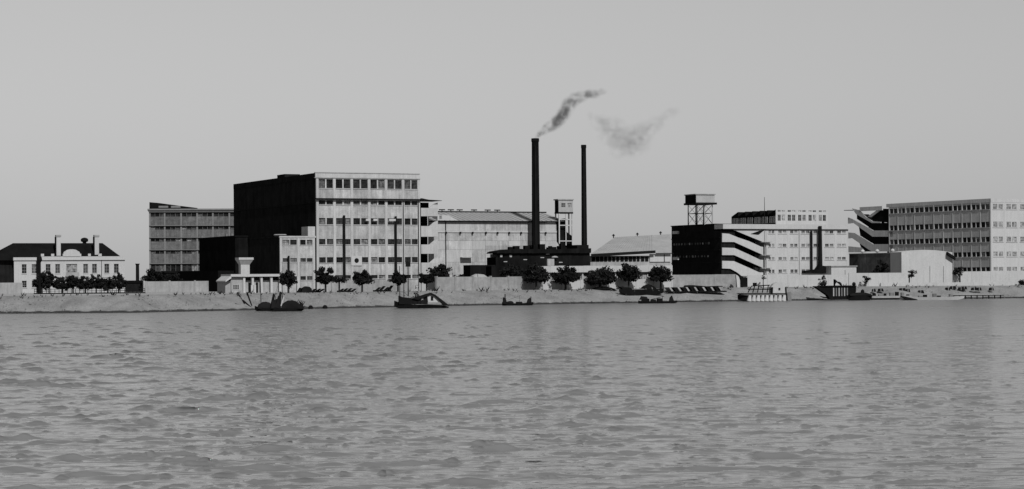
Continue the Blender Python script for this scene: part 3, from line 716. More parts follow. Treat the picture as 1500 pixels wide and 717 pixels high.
# ---- pale-roofed weaving shed
def weaving_shed():
    f = Frame(866, 575, 20); fr = Front(f)
    r = f.root('weaving_shed', 'wide shed with pale sloping sheet roof between the slim chimney and black block', 'shed')
    z = lambda y: fr.z(910, y); Wm = fr.s(955); W = fr.s(983)
    body(r, 0, W, .5, 30, -.2, z(375), CONC)
    for i, px in enumerate(range(868, 950, 6)):
        MB().box(fr.s(px), fr.s(px + random.uniform(3, 5)), .3, .48, z(383), z(376)).build('opening', SOOT_SHADE, r)
    # roof: eave dark front edge rising to the right
    e0, e1 = fr.pt(864, 374), fr.pt(958, 368.5)
    br = 22
    q = lambda px, py, b: (f.a(px, b), b, f.z(px, py, f.a(px, b), b))
    m = MB(); pts = [(e0[0], -.8, e0[1]), (e1[0], -.8, e1[1]), q(958, 346.5, br), q(900, 350, br)]
    m.v = pts + [(x, y, zz + .35) for x, y, zz in pts]
    m.f = [(3, 2, 1, 0), (4, 5, 6, 7), (0, 1, 5, 4), (1, 2, 6, 5), (2, 3, 7, 6), (3, 0, 4, 7)]
    m.build('roof', TIN, r)
    m = MB(); pts = [(e1[0], -.4, fr.z(958, 371)), (W, -.4, fr.z(984, 371.5)), q(983, 345, br), q(958, 346.5, br)]
    m.v = pts + [(x, y, zz + .35) for x, y, zz in pts]
    m.f = [(3, 2, 1, 0), (4, 5, 6, 7), (0, 1, 5, 4), (1, 2, 6, 5), (2, 3, 7, 6), (3, 0, 4, 7)]
    m.build('roof', TIN, r)
    MB().prism([(e0[0], e0[1] - .5), (e1[0], e1[1] - .5), (e1[0], e1[1] + .25), (e0[0], e0[1] + .3)], -1.0, -.805).build('fascia', IRON, r)
    MB().box(e1[0] + .3, W + .5, -.6, -.405, fr.z(970, 372.2), fr.z(970, 371)).build('fascia', IRON, r)
    MB().box(Wm - .5, W, .2, .49, z(384), z(372.5)).build('white_wall', WHITE, r)
    s0 = fr.s(973.5); MB().box(s0 - .1, s0 + .1, .1, .19, z(384), z(372.5)).build('drainpipe', IRON, r)
    for px, py in ((899, 349), (934, 347), (968, 345)):
        x, y, zz = q(px, py, br); MB().bar((x, y, zz - .5), (x, y, zz + .6), .15).lathe([(.5, zz + .6), (.1, zz + 1.1)], 8, x, y).build('roof_cowl', IRON, r)
    for k in range(1, 22):
        u = k / 22; a1 = (e0[0] + (e1[0] - e0[0]) * u, -.8, e0[1] + (e1[1] - e0[1]) * u + .35)
        A, B = q(900, 350, br), q(958, 346.5, br); a2 = tuple(A[i] + (B[i] - A[i]) * u + (.35 if i == 2 else 0) for i in range(3))
        MB().quadbox([(a1[0] - .07, a1[1], a1[2]), (a1[0] + .07, a1[1], a1[2]), (a2[0] + .07, a2[1], a2[2]), (a2[0] - .07, a2[1], a2[2])] +
                     [(a1[0] - .07, a1[1], a1[2] + .12), (a1[0] + .07, a1[1], a1[2] + .12), (a2[0] + .07, a2[1], a2[2] + .12), (a2[0] - .07, a2[1], a2[2] + .12)]).build('roof_seam', TIN, r)
weaving_shed()

# ---- white block with the outside stairs and black left side
def stair_block():
    f = Frame(1058, 612, 25); fr = Front(f); L = f.b(984)
    r = f.root('stair_block', 'white four-storey block with zigzag outside stairs and black left side under the water tank', 'building')
    z = lambda y: fr.z(1180, y); pt = fr.pt; W = fr.s(1242)
    zroof = z(336)
    sd = Side(f, L); zt = sd.z(1020, 330.5)
    xs = fr.s(1122)
    # side hall, the shade of its left face put into the wall colour
    MB().box(0, 4.5, .5, L, -.2, fr.z(1058, 338)).build('side_wall', DARK_SHADE, r)
    bn = f.b(1046); MB().box(.02, 6, bn, L - .02, fr.z(1058, 338), zt).build('upper_hall', DARK_SHADE, r)
    MB().box(-.2, 6.3, bn - .3, L + .2, zt, zt + .25).build('upper_roof', SLATE_SHADE, r)
    for py, n in ((357, 14), (375.5, 12)):
        zz = sd.z(1015, py)
        for k in range(n):
            s0 = 1.2 + k * (L - bn - 3) / n + random.uniform(-.2, .2)
            window(r, sd, s0, s0 + random.uniform(.7, 1.2), zz - .45, zz + .25, -.1, 2, 1, DARK_SHADE, GLASSP, .05)
    for py in (341.5, 379.5):
        zz = sd.z(990, py); s0 = sd.s(987.5); MB().box(s0, s0 + 3.0, -.5, -.01, zz - .3, zz + .5).build('white_ledge', WHITE, r, sd.o, sd.rot)
    # floors: bands between storeys, proud ledges on the black side
    for py in (350, 368, 386):
        zz = sd.z(1020, py); MB().box(0, L - 1, -.2, -.01, zz, zz + .25).build('string_course', DARK_SHADE, r, sd.o, sd.rot)
    # stair well behind the flights
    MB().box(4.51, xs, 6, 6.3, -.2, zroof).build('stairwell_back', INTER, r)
    MB().box(xs - .02, xs + .3, .36, 6, -.2, zroof - .01).build('stairwell_wall', WHITE, r)
    th = (0, .3)
    def flight(top, bot, nm='stair_flight'):
        MB().prism([pt(*q) for q in top] + [pt(*q) for q in bot[::-1]], *th).build(nm, WHITE, r)
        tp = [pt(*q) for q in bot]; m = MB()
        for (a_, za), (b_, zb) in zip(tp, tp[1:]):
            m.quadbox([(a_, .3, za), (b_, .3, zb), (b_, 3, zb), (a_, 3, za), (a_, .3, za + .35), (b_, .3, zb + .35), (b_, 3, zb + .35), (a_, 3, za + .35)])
        m.build('soffit_shade', INTER, r)  # underside of the flight coloured near-black as shade
    flight([(1058, 342), (1068, 342.8), (1082, 348.5), (1097, 353.5), (1114.5, 361.5), (1118, 362)], [(1058, 354.8), (1075.5, 354.8), (1117, 373.5), (1118, 373.6)])
    flight([(1058, 363), (1076, 363.5), (1097, 373), (1113.5, 380.8), (1118, 381)], [(1058, 374), (1075.5, 374), (1117, 392.4), (1118, 392.5)])
    flight([(1058, 382.3), (1075, 382.8), (1097, 392.5), (1112, 399.2), (1118, 399.5)], [(1058, 393.5), (1070, 394), (1080, 399.5), (1088, 406), (1118, 412)])
    MB().prism([pt(1074, 336.8), pt(1122, 336.8), pt(1122, 355), pt(1117, 354.4), pt(1106, 350)], *th).build('wall_panel', WHITE, r)
    for y in (354.6, 373.8, 392.8):
        MB().box(fr.s(1113), fr.s(1128), -1.0, -.02, fr.z(1118, y + .7), fr.z(1118, y - .2)).build('landing_canopy', CONC, r)
    m = MB(); m.prism([pt(1099, 343.2), pt(1112, 338.5), pt(1119, 337), pt(1119, 337.8), pt(1111, 344.3)], -.05, -.004).build('opening_shade', INTER, r)  # flat dark sheet on the wall, painted as a shaded opening
    # facade: rows
    bx = [xs + .3, fr.s(1137.5), fr.s(1155), fr.s(1171.3), fr.s(1189), fr.s(1206), fr.s(1224), W]
    rows = [(z(400), z(395)), (z(381), z(377)), (z(362), z(357.5)), (z(342.5), z(337.8))]
    facade(r, fr, bx, rows, -.2, zroof, 2, .35, .5, .3, WHITE, WHITE, nx=2, ny=2, fm=WHITE, glass=GLASSP, proud=.03, skip={(5, 0), (6, 0)}, inset=.1)
    body(r, xs + .3, W, .36, 22, -.2, zroof - .01, WHITE)
    MB().box(4.51, xs + .28, 6.31, 22, -.2, zroof - .012).build('core_wall', WHITE, r)
    MB().box(0, W + .2, -.6, bn - .32, zroof, fr.z(1150, 329)).build('roof_slab', WHITE, r)
    MB().box(6.32, W + .2, bn - .31, 22, zroof, fr.z(1150, 329)).build('rear_roof_slab', WHITE, r)
    # antenna
    # stacks on the front
    s0 = fr.s(1198.3); MB().bar((s0, -1.2, z(396)), (s0, -1.2, z(331.5)), .62, .5, 10).build('flue_stack', IRON, r)
    s0 = fr.s(1187.3); MB().bar((s0, -.6, z(396)), (s0, -.6, z(338)), .32, .32, 8).build('flue_pipe', IRON, r)
    MB().prism([pt(1174, 397.5), pt(1192, 395), pt(1196, 389), pt(1203, 390.5), pt(1203, 400.5), pt(1174, 400)], -2.4, -.2).build('flue_housing', SOOT_SHADE, r)
    a0, a1 = fr.s(1203.5), fr.s(1240)
    MB().box(a0, a1, -5, -.11, -.2, fr.z(1220, 391)).build('annexe', WHITE, r)
    MB().box(a0 - .2, a1 + .2, -5.3, -.12, fr.z(1220, 391), fr.z(1220, 389.8)).build('annexe_roof', CONC, r)
    for px in (1170.7, 1120): 
        s0 = fr.s(px); MB().bar((s0, -.15, 0), (s0, -.15, zroof), .08).build('drainpipe', CONC, r)
    # penthouse with saw-tooth roof
    b0 = 7; zb = fr.z(1150, 329)
    ax = f.a(1137, b0); aw = f.a(1213, b0); bl = f.b(1072, ax)
    s_ = Side(f, bl, ax); zl = lambda px, y: f.z(px, y, ax, f.b(px, ax))
    z0 = zb; z1 = f.z(1137, 314.5, ax, b0)
    MB().box(ax, aw, b0 + .3, bl, z0, z1 - .01).build('penthouse_wall', SLATE_SHADE, r)  # left side of the penthouse painted dark as shade
    n = 6; Ls = bl - b0
    for k in range(n):
        y0 = b0 + Ls * k / n; y1 = b0 + Ls * (k + 1) / n; zp = z1 + 1.35
        m = MB(); m.v = [(ax - .1, y0, z1), (aw, y0, z1), (aw, y1, z1), (ax - .1, y1, z1), (ax - .1, y0 + .25, zp), (aw, y0 + .25, zp)]
        m.f = [(0, 1, 5, 4), (4, 5, 2, 3), (0, 4, 3), (1, 2, 5), (3, 2, 1, 0)]
        m.build('saw_tooth_roof', SLATE_SHADE, r)
        for q_ in range(3):
            yy = bl - y0 - Ls / n * (.2 + .27 * q_) - .3
            window(r, s_, yy, yy + .9, z0 + .7, z1 - .5, -.12, 2, 2, STEELP, GLASS, .06)
    pf = Front(f, b0); zpt = pf.z(1175, 307.5)
    m1, m2, m3, m4 = pf.z(1175, 324), pf.z(1175, 315), pf.z(1175, 311), pf.z(1175, 308.3)
    pb = [ax + .15] + [ax + (aw - ax) * k / 5 for k in range(1, 5)] + [aw - .15]
    facade(r, pf, pb, [(m1, m2), (m3, m4)], z0, zpt, 2, .3, .3, .3, WHITE, WHITE, thick=.28, nx=2, ny=2, fm=WHITE, glass=GLASSP, proud=.02, sill=False, inset=.05)
    s0 = f.a(1120.5, 9); MB().bar((s0, 9, zb - .2), (s0, 9, f.z(1120, 289, s0, 9)), .12, .06).build('mast', IRON, r)
stair_block()

# ---- water tank on legs
def tank():
    f = Frame(1020.5, 618, 22); zroof = P(1020, 330, 632).z - G
    fr = Front(f)
    r = f.root('water_tank', 'square water tank on lattice legs standing on the black-sided roof', 'water tank')
    zb, zt = fr.z(1030, 297), fr.z(1030, 285.5); W = fr.s(1047.5); D = f.b(1005)
    body(r, 0, W, .0, D, zb, zt, STEELP, 'tank'); MB().box(-.12, -.002, -.0, D + .02, zb, zt).build('dark_side', DARK_SHADE, r)  # dark sheet painted as the shade on the tank's left face
    MB().box(-.35, W + .25, -.25, D + .25, zt, zt + .25).build('lid', CONC, r)
    MB().box(-.4, W + .5, -.5, D + .4, zb - .55, zb).build('platform', IRON, r)
    for x in (.5, W * .5, W - .5):
        for y in (.5, D - .6):
            MB().bar((x, y, zroof - .2), (x, y, zb - .55), .17, .14, 6).build('leg', IRON if x < 1 or y > 1 else STEELP, r)
    zm = (zroof + zb) / 2
    m = MB(); xs = (.5, W * .5, W - .5)
    for i in range(2):
        for (a_, b_) in ((zroof, zm), (zm, zb - .6)):
            for y in (.5, D - .6):
                m.bar((xs[i], y, a_), (xs[i + 1], y, b_), .05, None, 4).bar((xs[i], y, b_), (xs[i + 1], y, a_), .05, None, 4)
    for y in (.5, D - .6): m.bar((xs[0], y, zm), (xs[2], y, zm), .1, None, 4)
    for x in (xs[0], xs[2]): m.bar((x, .5, zm), (x, D - .6, zm), .1, None, 4).bar((x, .5, zroof), (x, D - .6, zm), .05, None, 4).bar((x, D - .6, zm), (x, .5, zb - .6), .05, None, 4)
    m.build('bracing', IRON, r)
tank()

# ---- right-hand block
def right_block():
    f = Frame(1452, 628, 29); sf = lambda L: Side(f, L)
    L = f.b(1258); sd = Side(f, L); W = 46
    r = f.root('right_block', 'grey five-storey block at the right edge with long receding window side and outside stairs', 'building')
    zc = lambda y: f.z(1452, y, 0, 0)
    pxs = [1303, 1315.5, 1327, 1340, 1354, 1368, 1382, 1396, 1409.5, 1423, 1436.5, 1450]
    bx = [sd.s(p) for p in pxs]
    bx[-1] = L - .25
    rows = [(zc(397.5), zc(391.5)), (zc(376), zc(369)), (zc(354.5), zc(347)), (zc(333), zc(325)), (zc(306.5), zc(299))]
    zt = zc(296.5)
    facade(r, sd, bx, rows, -.2, zt, 2, .35, .12, .2, MIDBRICK, MIDBRICK, nx=2, ny=2, fm=FRAME, glass=GLASS, proud=.06, inset=.15, sill=True)
    zp = zc(291)
    MB().box(sd.s(1299), L, -.05, .35, zt, zp).build('parapet', MIDBRICK, r, sd.o, sd.rot)
    MB().box(sd.s(1260), sd.s(1293), -.05, .35, sd.z(1275, 309), sd.z(1275, 303)).build('parapet', MIDBRICK, r, sd.o, sd.rot)
    # body
    MB().box(.36, W, .36, f.b(1303), -.2, zt - .01).build('wall', WHITE, r)
    MB().box(.4, W, .4, f.b(1303), zt - .009, zt + .2).build('roof_slab', SLATE_SHADE, r)
    # front face (bright)
    fr = Front(f); fb = [.2] + [5.2 * k for k in range(1, 9)]
    facade(r, fr, fb, [(a_ , b_) for a_, b_ in rows], -.2, zt, 2, .35, .5, .4, WHITE, WHITE, nx=2, ny=2, fm=WHITE, glass=GLASSF, proud=.03, inset=.05)
    MB().box(-.05, W, -.05, .35, zt, zp - .01).build('front_parapet', WHITE, r)
    # stair tower at the far end
    pt = sd.pt
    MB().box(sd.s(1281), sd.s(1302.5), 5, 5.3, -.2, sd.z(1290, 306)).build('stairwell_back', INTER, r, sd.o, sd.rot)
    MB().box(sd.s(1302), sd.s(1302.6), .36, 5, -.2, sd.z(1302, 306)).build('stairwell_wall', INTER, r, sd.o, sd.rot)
    def fl(poly, t0=0, t1=.3, m=MIDBRICK, nm='stair_flight'): MB().prism([pt(*q) for q in poly], t0, t1).build(nm, m, r, sd.o, sd.rot)
    def shade_fill(poly): fl(poly, .31, 4.9, INTER, 'soffit_shade')  # dark block filling the gap between flights, painted as shade
    fl([(1242, 319), (1248, 320.8), (1279, 338), (1308, 338), (1308, 347), (1278, 347), (1250, 327), (1242, 328)])
    fl([(1242, 340.8), (1252, 341.6), (1279, 358), (1308, 358), (1308, 368.8), (1277, 368.8), (1271, 365), (1248, 349), (1242, 349.8)])
    fl([(1242, 361), (1262, 363), (1268, 370), (1242, 370)])
    fl([(1248, 305.5), (1258, 308), (1269, 318.5), (1278, 324.5), (1290, 325.5), (1290, 327), (1277, 327), (1254, 314)], m=WHITE)
    fl([(1271, 317.5), (1288, 305.5), (1292, 306), (1276, 318.5)])
    shade_fill([(1254, 314), (1278, 326.5), (1308, 327), (1308, 338), (1279, 338), (1254, 321)])
    shade_fill([(1257, 333), (1278, 347), (1308, 347), (1308, 358), (1279, 358), (1259, 345.5)])
    shade_fill([(1258, 357), (1271, 365), (1277, 368.8), (1262, 368.8)])
    shade_fill([(1274, 318.5), (1291, 306), (1303, 306), (1303, 326.5), (1279, 325)])
    fl([(1238, 308), (1252, 307.6), (1252, 308.8), (1238, 309)], -.5, 1.5, CONC, 'stair_canopy')
    # dark yard building in front
right_block()

def right_fore():
    f = Frame(1320, 612, 27); L = f.b(1244); sd = Side(f, L)
    r = f.root('dark_store', 'dark flat-sided store with pale globes along its roof, below the right-hand stairs', 'building')
    zt = sd.z(1300, 371.5)
    body(r, .36, 10, 0, L, -.2, zt, SLATE_SHADE)
    n = 6
    for i in range(n):
        MB().box(L * i / n + .02, L * (i + 1) / n - .02, 0, .35, -.2, zt).build('wall_panel', BRICKP if False else mat('shaded_render', .05, var=.5, streak=.4, rnd=.5), r, sd.o, sd.rot)  # left-facing wall, its shade put into the dark colour
    MB().box(-.1, L, -.1, .4, zt, zt + .2).build('coping', CONC, r, sd.o, sd.rot)
    for px in (1263, 1284.5, 1307):
        s0 = sd.s(px); m = MB().lathe([(.02, zt + .2), (.45, zt + .4), (.6, zt + .75), (.45, zt + 1.1), (.05, zt + 1.3)], 10, s0, .15); m.build('globe', WHITE, r, sd.o, sd.rot)
    # big white store
    f = Frame(1320.5, 604, 10); fr = Front(f)
    r = f.root('white_store', 'big windowless white building with gently arched top at right, in front of the grey block', 'building')
    W = fr.s(1395)
    tp = [(1320.5, 369.5), (1335, 367.5), (1352, 366.3), (1370, 366.8), (1385, 368.5), (1395, 370)]
    n = len(tp)
    for (p, y0), (q, y1) in zip(tp, tp[1:]):
        MB().prism([(fr.s(p) + .01, -.2), (fr.s(q) - .01, -.2), fr.pt(q, y1), fr.pt(p, y0)], 0, 9).build('wall_panel', WHITE, r)
    m = MB(); a_ = fr.pt(1386, 371.5); b_ = fr.pt(1397.5, 379)
    m.quadbox([(a_[0], -1.2, a_[1] - .4), (b_[0], -1.2, b_[1] - .4), (b_[0], -.1, b_[1] - .4), (a_[0], -.1, a_[1] - .4), (a_[0], -1.2, a_[1] + .4), (b_[0], -1.2, b_[1] + .4), (b_[0], -.1, b_[1] + .4), (a_[0], -.1, a_[1] + .4)]).build('chute', IRON, r)
    for px in (1362, 1382): s0 = fr.s(px); MB().bar((s0, -.12, 0), (s0, -.12, fr.z(px, 390)), .06).build('drainpipe', CONC, r)
right_fore()

# ---- quay walls
low_wall(486, 600, 512, 19, 411, 428, QUAYW, 'stained concrete quay wall in front of the tall factory block', cap=False, rag=.06)
low_wall(640, 795, None, 7, 406, 426, QUAYW, 'pale quay wall between the tall factory block and the thick chimney', cap=True, rag=.1)
low_wall(796, 905, None, 7, 411, 424, WHITE, 'low white wall under the trees right of the thick chimney', cap=True, rag=.05)
low_wall(906, 984, None, 7, 409, 423, WHITE, 'low white wall under the trees left of the black block', cap=True, rag=.05)
low_wall(984, 1078, 582, 6, 402.5, 421, QUAYW, 'pale wall at the foot of the black-sided block', cap=False, rag=.03)
low_wall(1095, 1242, 588, 4, 403, 418, WHITE, 'white wall running along the foot of the stair block', cap=False, rag=.03)
low_wall(1243, 1330, 592, 4, 400, 416, WHITE, 'white wall below the dark store with pale globes', cap=False, rag=.02)
low_wall(1396, 1560, 598, 4, 397.5, 419, WHITE, 'white wall along the foot of the right-hand block', cap=False, rag=.02)
low_wall(1290, 1480, 592, 2, 414, 419, WHITE, 'low white kerb wall in front of the big white store', cap=False, th=.8)
f = Frame(1080, 580, 6); r = f.root('buttress', 'curved pale end buttress of the wall left of the dark gate', 'wall'); fr = Front(f)
MB().prism([(0, -.2), fr.pt(1078.2, 402.8)] + [fr.pt(1080, 403.5), fr.pt(1082.5, 406), fr.pt(1084, 411), (fr.s(1084), -.2)], 0, 1.2).build('wall_panel', WHITE, r)
f = Frame(1084.5, 583, 6); r = f.root('yard_gate', 'dark barred yard gate right of the curved wall end', 'gate'); fr = Front(f)
for i in range(6):
    a_ = fr.s(1084.5 + i * 1.6); MB().box(a_, a_ + .2, 0, .1, 0, fr.z(1088, 404.5)).build('bar', IRON, r)
MB().box(0, fr.s(1093.5), -.02, .12, fr.z(1088, 408), fr.z(1088, 406.5)).box(0, fr.s(1093.5), -.02, .12, .3, .6).build('rail', IRON, r)
MB().box(0, fr.s(1088.5), .15, .3, 0, fr.z(1088, 405)).build('gate_board', WOODD, r)

# ================================================================ TREES
def leaf_mesh(seed, rx, rz, clumps, per, flat=1.0, spiky=.35, leaf=.3):
    r_ = np.random.default_rng(seed); v = []; f = []
    for c in range(clumps):
        u = r_.normal(size=3); u /= np.linalg.norm(u); rad = r_.uniform(.15, .85) ** .55
        if u[2] < -.35: u[2] *= .6
        cc = u * rad * np.array([rx, rx, rz]); cr = r_.uniform(.22, .4) * rx
        out = u * r_.uniform(0, spiky) * rx
        for k in range(per):
            w_ = r_.normal(size=3); w_ /= np.linalg.norm(w_); p = cc + w_ * cr * r_.uniform(.2, 1) ** .5 * np.array([1, 1, .75]) + out * r_.uniform(0, 1)
            a = r_.normal(size=3); a /= np.linalg.norm(a); b = np.cross(a, r_.normal(size=3)); b /= np.linalg.norm(b)
            s1 = leaf * r_.uniform(.6, 1.3); s2 = s1 * .6; q = len(v)
            v += [tuple(p - a * s1), tuple(p + b * s2), tuple(p + a * s1), tuple(p - b * s2)]; f.append((q, q + 1, q + 2, q + 3))
    me = bpy.data.meshes.new('crown'); me.from_pydata(v, [], f); me.materials.append(LEAF); return me
def tree(px, Y, y0, y1, w_, ybase, label, seed, clumps=44, per=70, spiky=.5, group='trees along the quay', lean=0, name='quay_tree', cat='tree', base=None):
    base = G if base is None else base
    p = P(px, ybase, Y); k = Y / F
    r = thing(name, label, cat, (p.x, Y, base), 0, group)
    zt = P(px, y0, Y).z - base; zb = P(px, y1, Y).z - base; rz = (zt - zb) / 2; rx = w_ / 2 * k; zc = (zt + zb) / 2
    m = MB(); th = .09 * rx + .06
    m.bar((0, 0, -.3), (lean * .3, 0, zb + .3 * rz), th, th * .8, 7); m.bar((lean * .3, 0, zb + .3 * rz), (lean, 0, zc + .3 * rz), th * .8, th * .35, 6)
    rr = random.Random(seed)
    for i in range(7):
        t = 2 * pi * i / 7 + rr.uniform(-.3, .3); m.bar((lean * .4, 0, zb + rz * rr.uniform(.1, .5)), (lean + cos(t) * rx * .6, sin(t) * rx * .6, zc + rz * rr.uniform(-.2, .6)), th * .45, th * .12, 5)
    m.build('trunk', BARK, r)
    o = part(leaf_mesh(seed, rx * .98, rz * 1.02, clumps, per, spiky=spiky, leaf=.1 + .07 * rx), 'crown', r, (lean, 0, zc))
    return r
QT = [
 (422.5, 484, 401, 420, 26, 431, 'bushy dark tree between the dark sampans and the small annex windows, leftmost on the quay'),
 (477, 496, 391.5, 419, 27, 430, 'dark tree with a pointed top, in front of the corner of the tall block'),
 (530.5, 503, 397, 418.5, 26, 429, 'round dark quay tree directly below the sign board with the black disc'),
 (583, 512, 400, 418.5, 24, 429, 'dark tree beside the junk masts, below the right rainwater pipe'),
 (785.5, 543, 389, 416, 33, 425, 'dark rounded tree at the foot of the thick smoking chimney'),
 (828.5, 546, 392.5, 416, 34, 425, 'dark tree with ragged crown, first one right of the thick chimney'),
 (879, 553, 394, 418, 42, 424, 'widest dark tree of the row, below the slim chimney and just right of it'),
 (921, 562, 390, 413.5, 30, 423, 'round-headed dark tree in front of the weaving shed eave'),
 (968, 572, 394.5, 413.5, 31, 422, 'dark tree nearest to the black-sided block with the water tank'),
]
for i, (px, Y, y0, y1, w_, yb, lab) in enumerate(QT): tree(px, topY(px) + 3, y0, y1 + 1, w_ * .98, yb, lab, 20 + i, 46 if w_ < 30 else 60)
tree(497, 497, 407, 414, 22, 429, 'low side bush joined to the pointed dark tree near the block corner', 61, 14, 50)
tree(625, 520, 399, 419, 22, 428, 'lower left tree of the big dark clump beside the stair galleries', 62)
tree(644, 524, 386.5, 414, 27, 427, 'taller right tree of the big dark clump beside the stair galleries', 63, 34, 65)
tree(672, 532, 401, 412, 18, 427, 'thin small tree left of the dark tent', 64, 10, 30)
tree(747, 545, 392, 408, 30, 426, 'dark bushy tree left of the thick chimney, before the ash pit', 65)
tree(895, 558, 400, 423, 12, 424, 'narrow dark bush leaning on the widest tree of the row', 66, 12, 40, base=G)
HT = [(61, 507, 401, 427, 24, 'dark round tree right of the tall post before the white house'), (72, 509, 398, 426, 17, 'tallest dark tree before the third upper window of the white house'),
 (91, 511, 407, 427, 22, 'low dark tree left of the balcony of the white house'), (107, 511, 402, 428, 20, 'dark tree directly under the balcony of the white house'),
 (125, 514, 407, 427, 21, 'pale-gapped dark tree just right of the balcony of the white house'), (141, 515, 403, 428, 18, 'pointed dark tree in front of the fifth window of the white house'),
 (158, 517, 407, 427, 21, 'dark tree in front of the sixth upper window of the white house'), (174, 518, 404, 427, 20, 'rightmost dark tree in front of the white house')]
for i, (px, Y, y0, y1, w_, lab) in enumerate(HT): tree(px, Y, y0, y1, w_ * 1.05, 431, lab, 80 + i, 40, 60, group='trees in front of the white house', name='garden_tree')
tree(226, 570, 398, 416, 34, 430, 'dark spreading bush above the left end of the long low pale wall', 91, 26, 60, name='bush', cat='bush', group='bushes')
tree(250, 575, 403, 416, 30, 430, 'dark bush behind the low pale wall, second from its left end', 92, 20, 55, name='bush', cat='bush', group='bushes')
tree(1293, 596, 383, 407, 23, 418, 'large dark shrub standing in front of the dark store', 93, 26, 60, name='shrub', cat='bush', group='shrubs in front of the right-hand walls')
tree(1332, 597, 397, 408, 17, 418, 'small spiky shrub before the left end of the big white store', 94, 12, 40, .6, name='shrub', cat='bush', group='shrubs in front of the right-hand walls')
tree(1267, 590, 405, 417, 15, 418, 'loose dark shrub left of the large shrub by the dark store', 95, 10, 34, .6, name='shrub', cat='bush', group='shrubs in front of the right-hand walls')
tree(1406, 596, 392, 405, 24, 418, 'thin spiky shrub at the right end of the big white store', 96, 9, 36, .8, name='shrub', cat='bush', group='shrubs in front of the right-hand walls')
tree(1497, 596, 412, 424, 18, 424, 'dark bush at the extreme right edge on the quay', 97, 12, 40, name='shrub', cat='bush', group='shrubs in front of the right-hand walls')
tree(1207, 587, 404, 416, 13, 418, 'small ragged shrub above the dark barge', 98, 8, 26, .7, name='shrub', cat='bush', group='shrubs in front of the right-hand walls')
tree(1118, 586, 401, 412, 8, 418, 'slender sapling by the foot of the outside stairs', 99, 6, 18, .7, name='shrub', cat='bush', group='shrubs in front of the right-hand walls')
tree(1307, 597, 412, 417, 14, 418, 'flat low shrub on the white kerb wall', 100, 6, 24, name='shrub', cat='bush', group='shrubs in front of the right-hand walls')
# hedge / railing in front of the house
f = Frame(50, 500, 10); r = f.root('railing', 'low dark railing running in front of the garden trees of the white house', 'fence'); fr = Front(f); W = fr.s(212)
for i in range(28): x = W * i / 27; MB().box(x - .06, x + .06, 0, .12, 0, 1.15).build('post', IRON, r)
for z0 in (.15, .6, 1.05): MB().box(0, W, .13, .2, z0, z0 + .12).build('rail', IRON, r)
MB().box(-.2, W + .2, -.1, .35, -.2, .14).build('kerb', WOODD, r)

# ================================================================ POSTS
def pole(px, Y, y0, y1, wpx, label, top=None, base=G, name='pole'):
    p = P(px, y1, Y); k = Y / F; r = thing(name, label, 'pole', (p.x, Y, base), 0)
    H = P(px, y0, Y).z - base
    MB().bar((0, 0, -.3), (0, 0, H), wpx * k / 2, wpx * k / 2 * .8, 8).build('shaft', WOODD, r)
    if top == 'lamp':
        MB().box(-.55, .55, -.45, .45, H - 1.1, H).build('box', IRON, r); MB().bar((0, 0, H), (0, 0, H + .7), .08).build('finial', IRON, r)
    if top == 'cap': MB().lathe([(.25, H - .4), (.6, H + .3), (.5, H + .9), (.1, H + 1.5)], 8).build('cap', IRON, r)
    return r
pole(58.3, 498, 383, 432, 3.4, 'thick dark post with swollen head in front of the white house', 'cap')
pole(149, 540, 381, 430, 1.0, 'thin post in front of the white house near its right windows')
pole(598, 500, 384, 434, 1.6, 'tall signal pole with dark box on top behind the junk', 'lamp', base=1.5)
pole(434.5, 488, 408, 429, 1.0, 'thin short pole right of the leftmost quay tree')
pole(663, 530, 400, 427, .8, 'thin quay pole right of the big dark tree clump')
pole(1238, 590, 396, 418, .8, 'thin pole in front of the white annexe by the dark store')
pole(700, 533, 399, 426, .8, 'thin pole beside the right end of the dark tent')

# ================================================================ THINGS ON THE QUAY
def slab_pile(px0, px1, Y, ytop, n, label, m=WOODD, name='plank_pile'):
    f = Frame(px0, Y, 12); fr = Front(f); r = f.root(name, label, 'plank pile', 'dark leaning plank stacks on the quay'); W = fr.s(px1); H = fr.z(px0, ytop)
    for i in range(n):
        x = W * (i + .1) / n; h = H * random.uniform(.6, 1); d = random.uniform(.7, 1.3)
        MB().prism([(x, 0), (x + .45, 0), (x + .45 + d, h), (x + .1 + d, h + .05)], 0, 2.2).build('plank', m, r)
    MB().box(0, W, .5, 2, -.05, .35).build('base', m, r)
    return r
slab_pile(455, 470, 486, 421, 3, 'leaning dark planks right of the rounded tarpaulin heap on the quay')
slab_pile(495, 518, 492, 422, 4, 'low pile of leaning dark planks between the second and third quay trees')
slab_pile(548, 573, 502, 419, 4, 'leaning dark plank pile between the third and fourth quay trees')
f = Frame(441, 484, 12); fr = Front(f); r = f.root('tarpaulin_heap', 'rounded black tarpaulin-covered heap on the quay right of the leftmost tree', 'heap')
W = fr.s(457); m = MB(); m.prism([(0, 0), (W, 0), (W * .97, .8), (W * .8, 1.25), (W * .45, 1.4), (W * .15, 1.0)], 0, 2.6).build('tarpaulin', MATTING, r)
MB().prism([(-.9, 0), (-.2, 0), (.1, 1.0), (-.2, 1.1)], .3, 1.8).build('board', WOODD, r)
